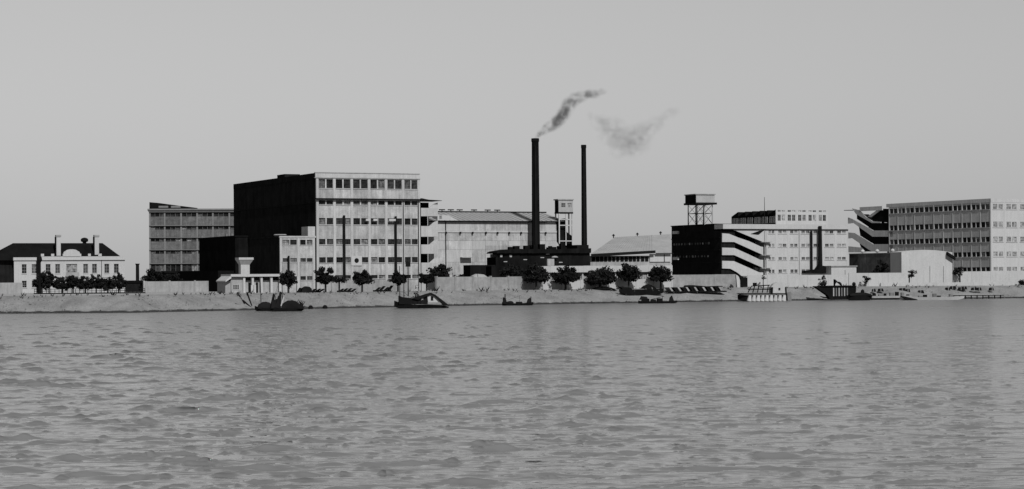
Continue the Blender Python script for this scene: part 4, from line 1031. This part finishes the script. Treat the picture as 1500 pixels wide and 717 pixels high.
# tent
f = Frame(682, 534, 14); fr = Front(f); r = f.root('tent', 'dark tent-like hut with sloping left side and open pale right end on the quay', 'tent'); q = fr.pt
MB().prism([q(682, 426.5), q(706, 426.5), q(708.5, 412), q(706, 408.3), (fr.s(699), fr.z(699, 412)), q(692, 413.2)], 0, 4).build('tent_body', MATTING, r)
MB().prism([q(704, 409.5), q(706, 408.3), q(715, 412.8), q(714.5, 413.8)], -.3, 4.3).build('awning', MATTING, r)
for px in (709.5, 714): s0 = fr.s(px); MB().box(s0 - .07, s0 + .07, 0, .12, 0, fr.z(px, 412.5)).build('post', WOODD, r)
MB().box(fr.s(707), fr.s(713.5), 1.5, 1.7, 0, fr.z(710, 414)).build('inner_wall', CANVAS, r)
f = Frame(690, 540, 14); fr = Front(f); r = f.root('pale_tent', 'pale rounded canvas hood showing above the dark tent', 'tent'); q = fr.pt
MB().prism([q(690, 425), q(717, 425), q(714, 406), q(709, 402.5), q(700, 401.5), q(693, 405), q(690, 412)], 0, 3).build('canvas', CANVAS, r)
# coal heap
def heap(px0, px1, Y, ytop, label, m=SOOT_SHADE, base=G, name='coal_heap', cat='heap', seed=1):
    a, b = P(px0, 420, Y), P(px1, 420, Y); H = P(px0, ytop, Y).z - base; W = b.x - a.x; r_ = random.Random(seed)
    v = []; f_ = []; nx, ny = 22, 12
    for j in range(ny + 1):
        for i in range(nx + 1):
            u, w_ = i / nx * 2 - 1, j / ny * 2 - 1; h = max(0, 1 - (abs(u) ** 1.7 + abs(w_) ** 1.8)) ** .75
            v.append((u * W / 2, w_ * W * .35, -.1 + h * H * (1 + r_.uniform(-.16, .12))))
    for j in range(ny):
        for i in range(nx): k = j * (nx + 1) + i; f_.append((k, k + 1, k + nx + 2, k + nx + 1))
    o = MB(); o.v = v; o.f = f_; o = o.build(name, m, None, ((a.x + b.x) / 2, Y, base), R(14)); tag(o, label, cat); return o
heap(738, 771, 536, 411, 'rounded black coal heap on the quay left of the thick chimney tree')
heap(864, 902, 545, 419.5, 'flat dark heap on the quay under the widest tree of the row', seed=4)
heap(937, 962, 551.5, 416.5, 'small dark heap behind the beached black boat on the quay', seed=5)

# ================================================================ BOATS
def hull(L, B, H, bow=.5, stern=.35, rake0=1.0, rake1=1.3, n=14, thick=.06, fl=.72, draft=.35):
    """open hull along x from 0 to L (stern at 0, bow at L); sheer rises at both ends"""
    m = MB(); sec = []
    for i in range(n + 1):
        u = i / n; x = u * L
        wdt = B / 2 * (1 - abs(2 * u - 1) ** 3.2 * (.62 if u < .5 else .85))
        sh = H + (bow * max(0, (u - .55) / .45) ** 2) + (stern * max(0, (.4 - u) / .4) ** 2)
        k0 = max(0, 1 - u / .22); k1 = max(0, (u - .78) / .22)
        keel = -draft + (H + draft) * .55 * (k0 ** 1.6) + (H + draft) * .75 * (k1 ** 1.6)
        sec.append([(x - rake0 * 0, -wdt, sh), (x, -wdt * fl, keel * .8 + .1 * 0), (x, 0, keel), (x, wdt * fl, keel * .8), (x, wdt, sh),
                    (x, wdt - thick * 2, sh), (x, wdt * .9, sh - .35), (x, -wdt * .9, sh - .35), (x, -wdt + thick * 2, sh)])
    for s_ in sec: m.v += s_
    q = len(sec[0])
    for i in range(n):
        for k in range(q): a = i * q + k; b = i * q + (k + 1) % q; m.f.append((a, b, b + q, a + q))
    m.f.append(tuple(range(q))[::-1]); m.f.append(tuple(n * q + k for k in range(q)))
    return m
def hood(x0, x1, B, zb, h, n=10, m_=9, sag=.55, skew=0.0):
    """reed mat hood: a half tunnel that droops towards both ends"""
    m = MB(); c = n + 1
    for q in range(m_ + 1):
        u = q / m_; x = x0 + (x1 - x0) * u; k = 1 - sag * abs(2 * (u - skew * .5) - 1) ** 2.4
        k = max(.25, k) * (1 + .05 * (q % 2))
        for r_ in (1.0, .93):
            for i in range(c): t = pi * i / n; m.v.append((x, -cos(t) * B / 2 * r_, zb + sin(t) * h * k * r_))
    for q in range(m_):
        for w_ in (0, 1):
            a = (2 * q + w_) * c; b = a + 2 * c
            for i in range(n): m.f.append((a + i, a + i + 1, b + i + 1, b + i) if w_ == 0 else (a + i, b + i, b + i + 1, a + i + 1))
    for q in (0, m_):
        a = 2 * q * c
        for i in range(n): m.f.append((a + i, a + c + i, a + c + i + 1, a + i + 1))
    return m
def boat(px0, px1, Y, yaw, name, label, group=None, cat='boat', flip=False, **kw):
    """px0..px1 pixel span; origin at the left end, x along the boat"""
    f = Frame(px0, Y, yaw, base=0.0, py=445); L = f.a(px1, 0, 445)
    r = f.root(name, label, cat, group)
    return r, f, L
def flipx(m, L): m.v = [(L - x, y, z) for x, y, z in m.v]; m.f = [t[::-1] for t in m.f]; return m

G1 = 'dark sampans moored below the quay steps'
# two hooded sampans at left
r, f, L = boat(373, 411, 437, 8, 'sampan', 'left dark sampan with rounded reed hood below the hopper', G1)
flipx(hull(L, 2.1, .6, .5, .5), L).build('hull', WOODD, r); hood(.6, 3.6, 1.9, .5, 1.35).build('hood', MATTING, r)
MB().bar((1.3, .6, .3), (1.2, .6, 6.0), .09, .05).build('mast', WOODD, r)
MB().prism([(3.5, .5), (4.4, .6), (4.9, 2.6), (4.1, 2.3)], -.5, .5).build('deck_load', MATTING, r)
r, f, L = boat(396, 445, 431, 9, 'sampan', 'right dark sampan with long sloping reed hood and tall mast below the leftmost quay tree', G1)
hull(L, 2.2, .6, .3, .5).build('hull', WOODD, r); hood(2.2, 5.9, 2.0, .5, 1.65).build('hood', MATTING, r)
MB().bar((2.4, .6, .3), (2.35, .6, 8.0), .09, .05).build('mast', WOODD, r)
MB().bar((.6, -.6, .4), (1.6, -.6, 3.1), .07).bar((1.4, -.2, .4), (.9, -.4, 3.2), .06).build('oar', WOODD, r)
MB().quadbox([(.1, -.8, .6), (1.9, -.8, .6), (1.9, .8, .6), (.1, .8, .6), (.3, -.5, 2.2), (1.7, -.5, 2.5), (1.7, .5, 2.5), (.3, .5, 2.2)]).build('stern_cabin', MATTING, r)
MB().prism([(1.95, 1.1), (2.2, 1.1), (2.75, 2.9), (2.5, 2.9)], -.7, -.5).build('furled_cloth', CANVAS, r)
MB().prism([(5.8, .5), (6.5, .5), (6.4, 1.5), (5.8, 1.9)], -.8, .8).build('bow_matting', MATTING, r)
for k, (x, lean, h) in enumerate(((.2, .5, 3.6), (.9, .9, 3.0), (1.6, .4, 4.0))):
    MB().quadbox([(x - .35, -.3, .6), (x + .45, -.3, .6), (x + .45, .3, .6), (x - .35, .3, .6), (x + lean - .15, -.15, h), (x + lean + .2, -.15, h - .2), (x + lean + .2, .15, h - .2), (x + lean - .15, .15, h)]).build('furled_sail', MATTING, r)
for k in range(5): MB().bar((4.8 + k * .35, -.7, .9), (5.6 + k * .3, .2, 2.3 - .1 * k), .07).build('spar', WOODD, r)
MB().bar((2.35, .6, 7.6), (.1, 0, .8), .025, None, 4).build('stay', WOODD, r)
# small floats on the shore
for px, s_, lab in ((455, 5, 'small dark mooring block at the waterline right of the sampans'), (476, 6, 'second small dark mooring block at the waterline, farther from the sampans')):
    p = P(px, 452, shoreY(px) - 1); t = MB().lathe([(.5, -.3), (.55, .35), (.35, .7), (.05, .8)], 9).build('mooring_block', WOODD, None, (p.x, p.y, 0)); tag(t, lab, 'mooring block', 'mooring blocks at the waterline')
# junk
r, f, L = boat(577.5, 657, 464, 6, 'junk', 'black river junk with bulky stern, leafy deck load and white-sided cabin, moored at centre left')
f_ = Front(f)
zz = lambda y: f_.z(617, y)
flipx(hull(L, 3.4, .75, .9, -.45, n=18), L).build('hull', WOODD, r)
hull(L * .5, 2.4, .7, 0, 0, draft=.1).build('rubbing_hull', WOODD, r, (L * .03, -.6, 0))
MB().prism([f_.pt(584, 433.5), f_.pt(590, 435.5), f_.pt(603, 437), f_.pt(606, 446), f_.pt(584, 446)], -1.4, 1.4).build('stern_castle', WOODD, r)
MB().prism([f_.pt(603, 437.5), f_.pt(625, 430.5), f_.pt(631, 429), f_.pt(637, 432), f_.pt(656, 446.5), f_.pt(650, 448), f_.pt(636, 434.5), f_.pt(630, 431.8), f_.pt(612, 439.5)], -1.7, 1.3).build('cabin_roof', MATTING, r)
MB().prism([f_.pt(625.5, 434.5), f_.pt(630, 432), f_.pt(636, 434.6), f_.pt(644, 441), f_.pt(644, 443), f_.pt(626.5, 443)], -1.35, 1.0).build('cabin', WHITE, r)
MB().prism([f_.pt(630.5, 434.5), f_.pt(634, 434.5), f_.pt(634, 440.5), f_.pt(630.5, 440.5)], -1.4, -1.355).build('cabin_window', INTER, r)
MB().prism([f_.pt(604, 438), f_.pt(626, 434), f_.pt(626, 446), f_.pt(604, 446)], -1.3, 1.3).build('hold_cover', MATTING, r)
MB().prism([f_.pt(616, 437.5), f_.pt(619, 436), f_.pt(619.5, 439), f_.pt(616.5, 440)], -1.34, -1.305).build('pale_patch', WHITE, r)
part(leaf_mesh(301, 1.5, .7, 8, 30, spiky=1.2, leaf=.16), 'brushwood_load', r, (f_.s(611), 0, zz(434)))
for px, y0 in ((585.5, 390), (591.5, 398)):
    s0 = f_.s(px); MB().bar((s0, .5, .4), (s0, .5, f_.z(px, y0)), .1, .06).build('mast', WOODD, r)
# low boats
r, f, L = boat(735.5, 781.5, 501, 5, 'work_boat', 'low dark work boat with upright posts at bow and stern, afloat left of centre', 'low dark boats near the far bank')
f_ = Front(f); hull(L, 2, .45, .35, .35).build('hull', WOODD, r)
for px, y0, w_ in ((739.5, 431, .16), (761, 433.5, .05), (777.5, 434.5, .12)): s0 = f_.s(px); MB().bar((s0, 0, .1), (s0, 0, f_.z(px, y0)), w_, w_ * .7).build('post', WOODD, r)
hood(1.0, 2.6, 1.6, .45, .65).build('hood', MATTING, r); MB().box(3.2, 4.6, -.6, .6, .2, .85).build('engine_box', WOODD, r); MB().bar((.5, -.3, .9), (4.4, -.3, 1.3), .06).build('boom', WOODL, r)
MB().quadbox([(.2, -.8, .4), (1.1, -.8, .4), (1.1, .8, .4), (.2, .8, .4), (.2, -.6, 1.9), (.8, -.6, 1.7), (.8, .6, 1.7), (.2, .6, 1.9)]).build('stern_shelter', MATTING, r)
MB().quadbox([(5.6, -.5, .4), (6.7, -.4, .4), (6.7, .4, .4), (5.6, .5, .4), (5.9, -.3, 1.4), (6.5, -.3, 1.8), (6.5, .3, 1.8), (5.9, .3, 1.4)]).build('net_heap', MATTING, r)
MB().bar((4.3, 0, 2.3), (.4, 0, .9), .03, None, 4).build('stay', WOODD, r)
r, f, L = boat(935, 992, 522, 4, 'work_boat', 'low dark cargo boat lying before the beached black boat, right of centre', 'low dark boats near the far bank')
f_ = Front(f); hull(L, 2.1, .4, .25, .3).build('hull', WOODD, r)
for px, y0, w_ in ((970, 433, .06), (983, 434, .1)): s0 = f_.s(px); MB().bar((s0, 0, .1), (s0, 0, f_.z(px, y0)), w_, w_ * .7).build('post', WOODD, r)
MB().box(.8, 2.6, -.7, .7, .2, 1.15).build('cargo', WOODD, r); MB().box(3.0, 4.2, -.6, .6, .2, .95).build('cargo', MATTING, r); MB().box(4.5, 5.8, -.7, .7, .2, 1.2).build('cargo', WOODD, r)
MB().quadbox([(.3, -.7, .9), (2.4, -.7, .9), (2.4, .7, .9), (.3, .7, .9), (.7, -.4, 1.75), (2.0, -.4, 1.6), (2.0, .4, 1.6), (.7, .4, 1.75)]).build('sack_heap', MATTING, r)
MB().bar((3.0, .3, .9), (6.2, -.2, 1.7), .07).build('boom', WOODD, r)
MB().quadbox([(7.4, -.4, .5), (8.6, -.3, .5), (8.6, .3, .5), (7.4, .4, .5), (7.6, -.3, 1.4), (8.1, -.2, 1.9), (8.1, .2, 1.9), (7.6, .3, 1.4)]).build('net_heap', MATTING, r)
# overturned hull on the bank
f = Frame(907, 540, 30, base=1.9); r = f.root('beached_boat', 'long black boat drawn up on the bank below the quay trees, prow pointing left', 'boat'); f_ = Front(f); Lh = f_.s(971)
flipx(hull(Lh, 2.0, 1.35, .15, .2, draft=.15), Lh).build('hull', WOODD, r)
MB().prism([f_.pt(906.5, 420.3), f_.pt(922, 421.5), f_.pt(928, 427), f_.pt(920, 430)], -.45, .45).build('prow', WOODD, r)
for k in range(5): MB().bar((Lh * (.3 + .14 * k), -.9, 1.0), (Lh * (.3 + .14 * k) + .5, .3, 1.5 + .3 * (k % 2)), .1).build('oar', WOODM, r)

# row of hauled-out sampans
f = Frame(975, 549.5, 32, base=2.35); f_ = Front(f); W = f_.s(1064)
r = f.root('timber_rack', 'long low rack of slanting dark and pale timbers along the bank top', 'timber rack')
MB().box(0, W, 0, 2.4, 0, .35).build('base', WOODD, r)
for i in range(13):
    x = W * .1 + W * .88 * i / 13; MB().prism([(x, .35), (x + .55, .35), (x - .25, 1.35), (x - .8, 1.35)], .1, 2.2).build('timber', WOODD if i % 2 else WOODL, r)
MB().prism([(W * .36, 1.36), (W * .95, 1.36), (W * .93, 1.6), (W * .7, 1.5), (W * .45, 1.85), (W * .38, 1.8)], .2, 2).build('top_boards', WOODD, r)
# houseboat with fenders
r, f, L = boat(1081, 1157, 551, 4, 'houseboat', 'houseboat with sloping rail, white rounded awning and row of pale fenders along its side', None)
f_ = Front(f); q = f_.pt
m = hull(L, 3.2, 1.5, .1, .25, n=16); m.build('hull', WOODD, r)
MB().prism([q(1080, 429.8), q(1151, 430), q(1151, 431.6), q(1085, 432)], -1.75, 1.75).build('gunwale', WOODD, r)
for i in range(9):
    s0 = f_.s(1095 + i * 6.3); MB().bar((s0, -1.95, .1), (s0 + .25, -1.95, f_.z(1110, 432.8)), .62, .34, 8).build('fender', CANVAS, r)
for a_, b_ in (((1094, 429), (1099, 419.5)), ((1099, 419.5), (1126, 418)), ((1101, 429), (1104, 419)), ((1108, 429), (1110, 419)), ((1115, 429), (1117, 418.5)), ((1122, 429), (1124, 418)), ((1094, 424), (1128, 424))):
    A, B_ = q(*a_), q(*b_)
    MB().bar((A[0], -1.5, A[1]), (B_[0], -1.5, B_[1]), .13).build('rail', WOODD, r)
MB().box(f_.s(1103), f_.s(1108), -.5, .5, f_.z(1105, 419), f_.z(1105, 414.5)).build('helm_box', WOODD, r)
MB().prism([q(1128, 429.5), q(1128, 421), q(1132, 416), (f_.s(1138), f_.z(1138, 413.5)), q(1147, 413.5), q(1151, 417), q(1151, 429.5)], -1.3, 1.5).build('awning', WHITE, r)
MB().prism([q(1148.5, 421), q(1150.5, 420), q(1151, 430), q(1149, 430)], -1.45, -1.31).build('awning_post', WOODD, r)
MB().prism([q(1128, 421), q(1131, 421), q(1130.5, 430), q(1127, 430)], -1.45, -1.31).build('awning_post', WOODD, r)
MB().prism([q(1139, 422), q(1141.5, 422), q(1141.5, 425), q(1139, 425)], -1.45, -1.31).build('cabin_window', INTER, r)
MB().prism([q(1152, 430), q(1158, 428), q(1158.5, 440.5), q(1153, 440.5)], -1, 1).build('stern_platform', WOODM, r)
# dark barge
r, f, L = boat(1192, 1252, 561, 4, 'barge', 'black cargo barge with long sloping prow and slatted sides at right')
f_ = Front(f); q = f_.pt
MB().prism([q(1191.5, 419.5), q(1252, 419), q(1252, 427), q(1248, 438.5), q(1214, 438.5), q(1211, 433)], -1.6, 1.8).build('hull', WOODD, r)
for i in range(6):
    s0 = f_.s(1218 + i * 4); MB().box(s0, s0 + .3, -1.68, -1.61, q(1220, 434)[1], q(1220, 422)[1]).build('slat', WOODM if i % 2 else WOODL, r)
MB().box(f_.s(1200), f_.s(1252), -1.8, 2, q(1220, 420.5)[1], q(1220, 418.6)[1]).build('deck', WOODD, r)
MB().prism([(f_.s(1222), q(0, 418.5)[1])] + [(f_.s(1227 + 5 * cos(t)), f_.z(1227, 418.5) + 1.0 * sin(t)) for t in np.linspace(pi, 0, 8)], -1, 1).build('hatch_cover', MATTING, r)
for a_ in (1203, 1207, 1250): s0 = f_.s(a_); MB().lathe([(.2, f_.z(a_, 419)), (.55, f_.z(a_, 417)), (.4, f_.z(a_, 414.5)), (.1, f_.z(a_, 413.5))], 8, s0, -.5).build('deck_bale', MATTING, r)
MB().prism([q(1201, 434), q(1212, 436), q(1212, 437.5), q(1207, 437)], -.8, .8).build('boarding_plank', WOODD, r)
r, f, L = boat(1241, 1277.5, 557, 4, 'covered_boat', 'squat black boat with low rounded cover moored at the right end of the black barge')
hull(L, 2.6, 1.3, .0, .0).build('hull', WOODD, r); hood(.5, L - .3, 2.5, 1.2, .8).build('hood', MATTING, r)
MB().lathe([(.5, 1.9), (.45, 2.5), (.1, 2.8)], 8, 4.0, 0).build('vent', WOODD, r)
# pale flat boat and pontoon
r, f, L = boat(1318, 1412, 552, 3, 'pale_boat', 'long pale flat boat with a black bow at right')
hull(L, 2.4, .75, .15, .3, n=16).build('hull', CANVAS, r)
f_ = Front(f); q = f_.pt; MB().prism([q(1318, 433.5), q(1324, 434.5), q(1342, 438.8), q(1342, 440), q(1325, 439.5)], -1.35, -.2).build('black_bow', WOODD, r)
for i, px in enumerate((1345, 1352, 1366, 1372, 1390)): s0 = f_.s(px); MB().box(s0, s0 + .9, -.5, .4, .5, 1.1 + .25 * (i % 3)).build('cargo', WOODD if i % 2 else WOODM, r)
f = Frame(1277, 567, 3, base=0); f_ = Front(f); r = f.root('pontoon', 'low floating pontoon with dark underside between the black boat and the pale boat', 'pontoon'); W = f_.s(1335)
MB().box(0, W, 0, 3, .45, 1.0).build('deck', CONC, r); MB().box(.3, W - .3, .1, 2.9, -.3, .44).build('float', WOODD, r)
for i in range(7): s0 = W * (i + .3) / 7; MB().box(s0, s0 + random.uniform(.5, 1.3), .5, 1.6, 1.001, 1.3 + random.uniform(0, .7)).build('deck_load', (WOODD, WOODM)[i % 2], r)
f = Frame(1393, 573, 3, base=0); f_ = Front(f); r = f.root('jetty', 'thin pale jetty with dark edge running to the right edge of the shore', 'jetty'); W = f_.s(1470)
MB().box(0, W, 0, 2.5, .9, 1.25).build('deck', CONC, r)
for i in range(9): s0 = W * (i + .5) / 9; MB().box(s0 - .12, s0 + .12, .2, .5, -1, .899).build('pile', WOODD, r)
MB().box(0, W, -.08, -.002, .8, 1.0).build('edge_beam', WOODD, r)
# scattered crates and bales on the right-hand bank
cr = [(1280, 426), (1290, 425.5), (1322, 425), (1330, 426), (1349, 428), (1388, 424), (1396, 422), (1408, 423.5), (1412, 422.5), (1427, 424), (1434, 424), (1452, 424)]
CL = ['just right of the black covered boat', 'second right of the black covered boat', 'left of the pale boat bow', 'above the pale boat bow', 'above the middle of the pale boat', 'above the right part of the pale boat', 'behind the right end of the pale boat', 'just right of the pale boat', 'beyond the right end of the pale boat', 'left of a pair by the jetty', 'right of a pair by the jetty', 'nearest the right picture edge on the jetty side']
for i, ((px, py), l_) in enumerate(zip(cr, CL)):
    # solve for the bank height at that pixel
    d = .05; best = None
    for k in range(140):
        dd = k * .09; Y = shoreY(px) + dd; zb = np.interp(dd, [0, 1.2, 3, 5.5, 8, 10.5, 12], [.02, .35, 1, 1.9, 2.75, 3.3, 3.4]); e = abs(P(px, py + 1.2, Y).z - zb)
        if best is None or e < best[0]: best = (e, Y, zb)
    _, Y, zb = best; p = P(px, py, Y)
    t = thing('bale', 'dark low bale lying on the bank ' + l_, 'bale', (p.x, Y, zb - .1), random.uniform(-.4, .4), 'dark bales on the right-hand bank')
    w_ = random.uniform(.5, 1.0); MB().quadbox([(-w_, -.5, 0), (w_, -.5, 0), (w_, .5, 0), (-w_, .5, 0), (-w_ * .8, -.4, .7), (w_ * .7, -.4, .8), (w_ * .7, .4, .8), (-w_ * .8, .4, .75)]).build('sacking', MATTING, t)
    MB().box(-.06, .06, -.52, .52, -.02, .8).build('binding', WOODL, t)
# river steps and driftwood below the hopper
f = Frame(334, 458, 8, base=0); r = f.root('river_steps', 'pale stone steps slanting down the bank below the low quay building', 'steps')
for i in range(12):
    u = i / 12; MB().box(1.6 - u * 1.5, 2.6 - u * 1.5, 1.2 + i * .95, 2.5 + i * .95, -.3 + u * 3.2, .35 + u * 3.35).build('step', CONC, r)
for i, (a_, b_, l_) in enumerate((((348, 433), (358, 447), 'upper dark spar lying on the bank below the quay building window'), ((356, 444), (369, 451), 'lower dark spar at the waterline left of the sampans'), ((344, 447), (362, 450), 'flattest dark spar at the waterline by the river steps'), ((362, 432), (369, 449), 'steep dark spar leaning towards the sampans'))):
    Ya, Yb = [shoreY(p_[0]) + max(.2, (452.5 - p_[1]) * .62) for p_ in (a_, b_)]
    zf = lambda Y, px: float(np.interp(Y - shoreY(px), [0, 1.2, 3, 5.5, 8, 10.5, 12], [.02, .35, 1, 1.9, 2.75, 3.3, 3.4])) + .15
    A = P(a_[0], a_[1], Ya); B_ = P(b_[0], b_[1], Yb); A.z = zf(Ya, a_[0]); B_.z = zf(Yb, b_[0])
    o = MB().bar((0, 0, 0), tuple(B_ - A), .2, .12).build('spar', WOODD, None, tuple(A)); tag(o, l_, 'spar', 'dark spars on the bank')

BZ = ([0, 1.2, 3, 5.5, 8, 10.5, 12, 14], [.02, .35, 1, 1.9, 2.75, 3.3, 3.4, 3.4])
def scatter(name, label, m, n, d0, d1, smin, smax, seed, tuft=False):
    r_ = random.Random(seed); b = MB()
    for _ in range(n):
        px = r_.uniform(-150, 1650); dd = r_.uniform(d0, d1); Y = shoreY(px) + dd; x = P(px, 440, Y).x; zb = float(np.interp(dd, *BZ)); q = r_.uniform(smin, smax) * (1 if r_.random() < .9 else 2)
        if tuft:
            for _k in range(7):
                a = r_.uniform(0, 2 * pi); k = len(b.v); c_, s_ = cos(a) * q * .5, sin(a) * q * .5
                b.v += [(x - c_ * .3, Y - s_ * .3, zb - .05), (x + c_ * .3, Y + s_ * .3, zb - .05), (x + c_ * 1.4 + r_.uniform(-.1, .1), Y + s_, zb + q * r_.uniform(.6, 1.3))]; b.f.append((k, k + 1, k + 2))
        else:
            k = len(b.v); j = lambda: r_.uniform(.6, 1.1) * q
            b.v += [(x - j(), Y, zb - .05), (x, Y - j(), zb - .05), (x + j(), Y, zb - .05), (x, Y + j(), zb - .05), (x + r_.uniform(-.2, .2) * q, Y, zb + j() * .7)]
            b.f += [(k, k + 1, k + 4), (k + 1, k + 2, k + 4), (k + 2, k + 3, k + 4), (k + 3, k, k + 4)]
    o = b.build(name, m); tag(o, label, name.replace('_', ' '), None, 'stuff')
STONE = mat('wet_stone', 0.10, var=.4)
scatter('bank_rubble', 'rubble and mud clods strewn over the sloping river bank', STONE, 1100, 0, 11, .08, .22, 5)
scatter('foreshore_stones', 'dark wet stones lining the water edge of the bank', mat('dark_wet_stone', .02, var=.4), 1500, -.6, .9, .12, .38, 6)
scatter('bank_weeds', 'dark weeds tufting the top edge of the bank', LEAF, 300, 8.5, 13.8, .25, .6, 7, True)

# ================================================================ SMOKE
def smoke_mat(dens, lo):
    m = bpy.data.materials.new('coal_smoke'); m.use_nodes = True; n = m.node_tree.nodes; l = m.node_tree.links
    n.remove(n['Principled BSDF']); v = n.new('ShaderNodeVolumePrincipled'); l.new(v.outputs[0], n['Material Output'].inputs['Volume'])
    v.inputs['Color'].default_value = (.12, .12, .12, 1)
    tc = n.new('ShaderNodeTexCoord'); ln = n.new('ShaderNodeVectorMath'); ln.operation = 'LENGTH'; l.new(tc.outputs['Object'], ln.inputs[0])
    mr = n.new('ShaderNodeMapRange'); mr.inputs[1].default_value = .25; mr.inputs[2].default_value = 1.0; mr.inputs[3].default_value = 1; mr.inputs[4].default_value = 0
    mr.interpolation_type = 'SMOOTHSTEP'
    l.new(ln.outputs['Value'], mr.inputs[0])
    g = n.new('ShaderNodeNewGeometry'); t = n.new('ShaderNodeTexNoise'); t.inputs['Scale'].default_value = .45; t.inputs['Detail'].default_value = 5; l.new(g.outputs['Position'], t.inputs['Vector'])
    m2 = n.new('ShaderNodeMapRange'); m2.inputs[1].default_value = lo; m2.inputs[2].default_value = lo + .3; m2.inputs[4].default_value = 1; l.new(t.outputs['Fac'], m2.inputs[0])
    k = n.new('ShaderNodeMath'); k.operation = 'MULTIPLY'; l.new(mr.outputs[0], k.inputs[0]); l.new(m2.outputs[0], k.inputs[1])
    k2 = n.new('ShaderNodeMath'); k2.operation = 'MULTIPLY'; l.new(k.outputs[0], k2.inputs[0]); k2.inputs[1].default_value = dens
    l.new(k2.outputs[0], v.inputs['Density']); return m
def sphere_mesh(m):
    b = MB(); n = 16; b.lathe([(sin(pi * i / 10) if 0 < i < 10 else .001, -cos(pi * i / 10)) for i in range(11)], n); return b.mesh('puff', m)
def smoke(pts, Y, label, dens, lo):
    r = thing('smoke_plume', label, 'smoke', tuple(P(pts[0][0], pts[0][1], Y)), 0); me = sphere_mesh(smoke_mat(dens, lo)); k = Y / F
    for px, py, rx, rz, rot in pts:
        o = part(me, 'puff', r, tuple(P(px, py, Y) - r.location)); o.scale = (rx * k, min(rx, rz) * k, rz * k); o.rotation_euler = (0, -R(rot), 0)
smoke([(786.5, 201, 5.5, 4.5, 40), (789, 198, 7, 5.5, 40), (793, 194.5, 9, 7, 35), (799, 190, 13, 9, 35), (806, 185, 15, 11, 35), (814, 180, 17, 13, 40), (821, 173, 17, 13, 50), (827, 165, 16, 13, 60), (832, 156, 17, 14, 60), (840, 147, 19, 13, 30), (852, 142, 21, 11, 15), (866, 138, 19, 9, 0), (879, 135, 14, 7, 0)], 587, 'dark smoke drifting up and right from the thick chimney', .5, .36)
smoke([(868, 170, 12, 10, -20), (880, 180, 22, 18, -30), (898, 186, 26, 20, 0), (896, 200, 26, 20, 0), (914, 204, 32, 28, 0), (932, 208, 30, 26, 10), (914, 222, 30, 16, 0), (940, 194, 28, 22, 20), (960, 182, 26, 16, 25), (980, 168, 26, 12, 30)], 604, 'faint detached cloud of smoke drifting above and right of the slim chimney', .085, .38)
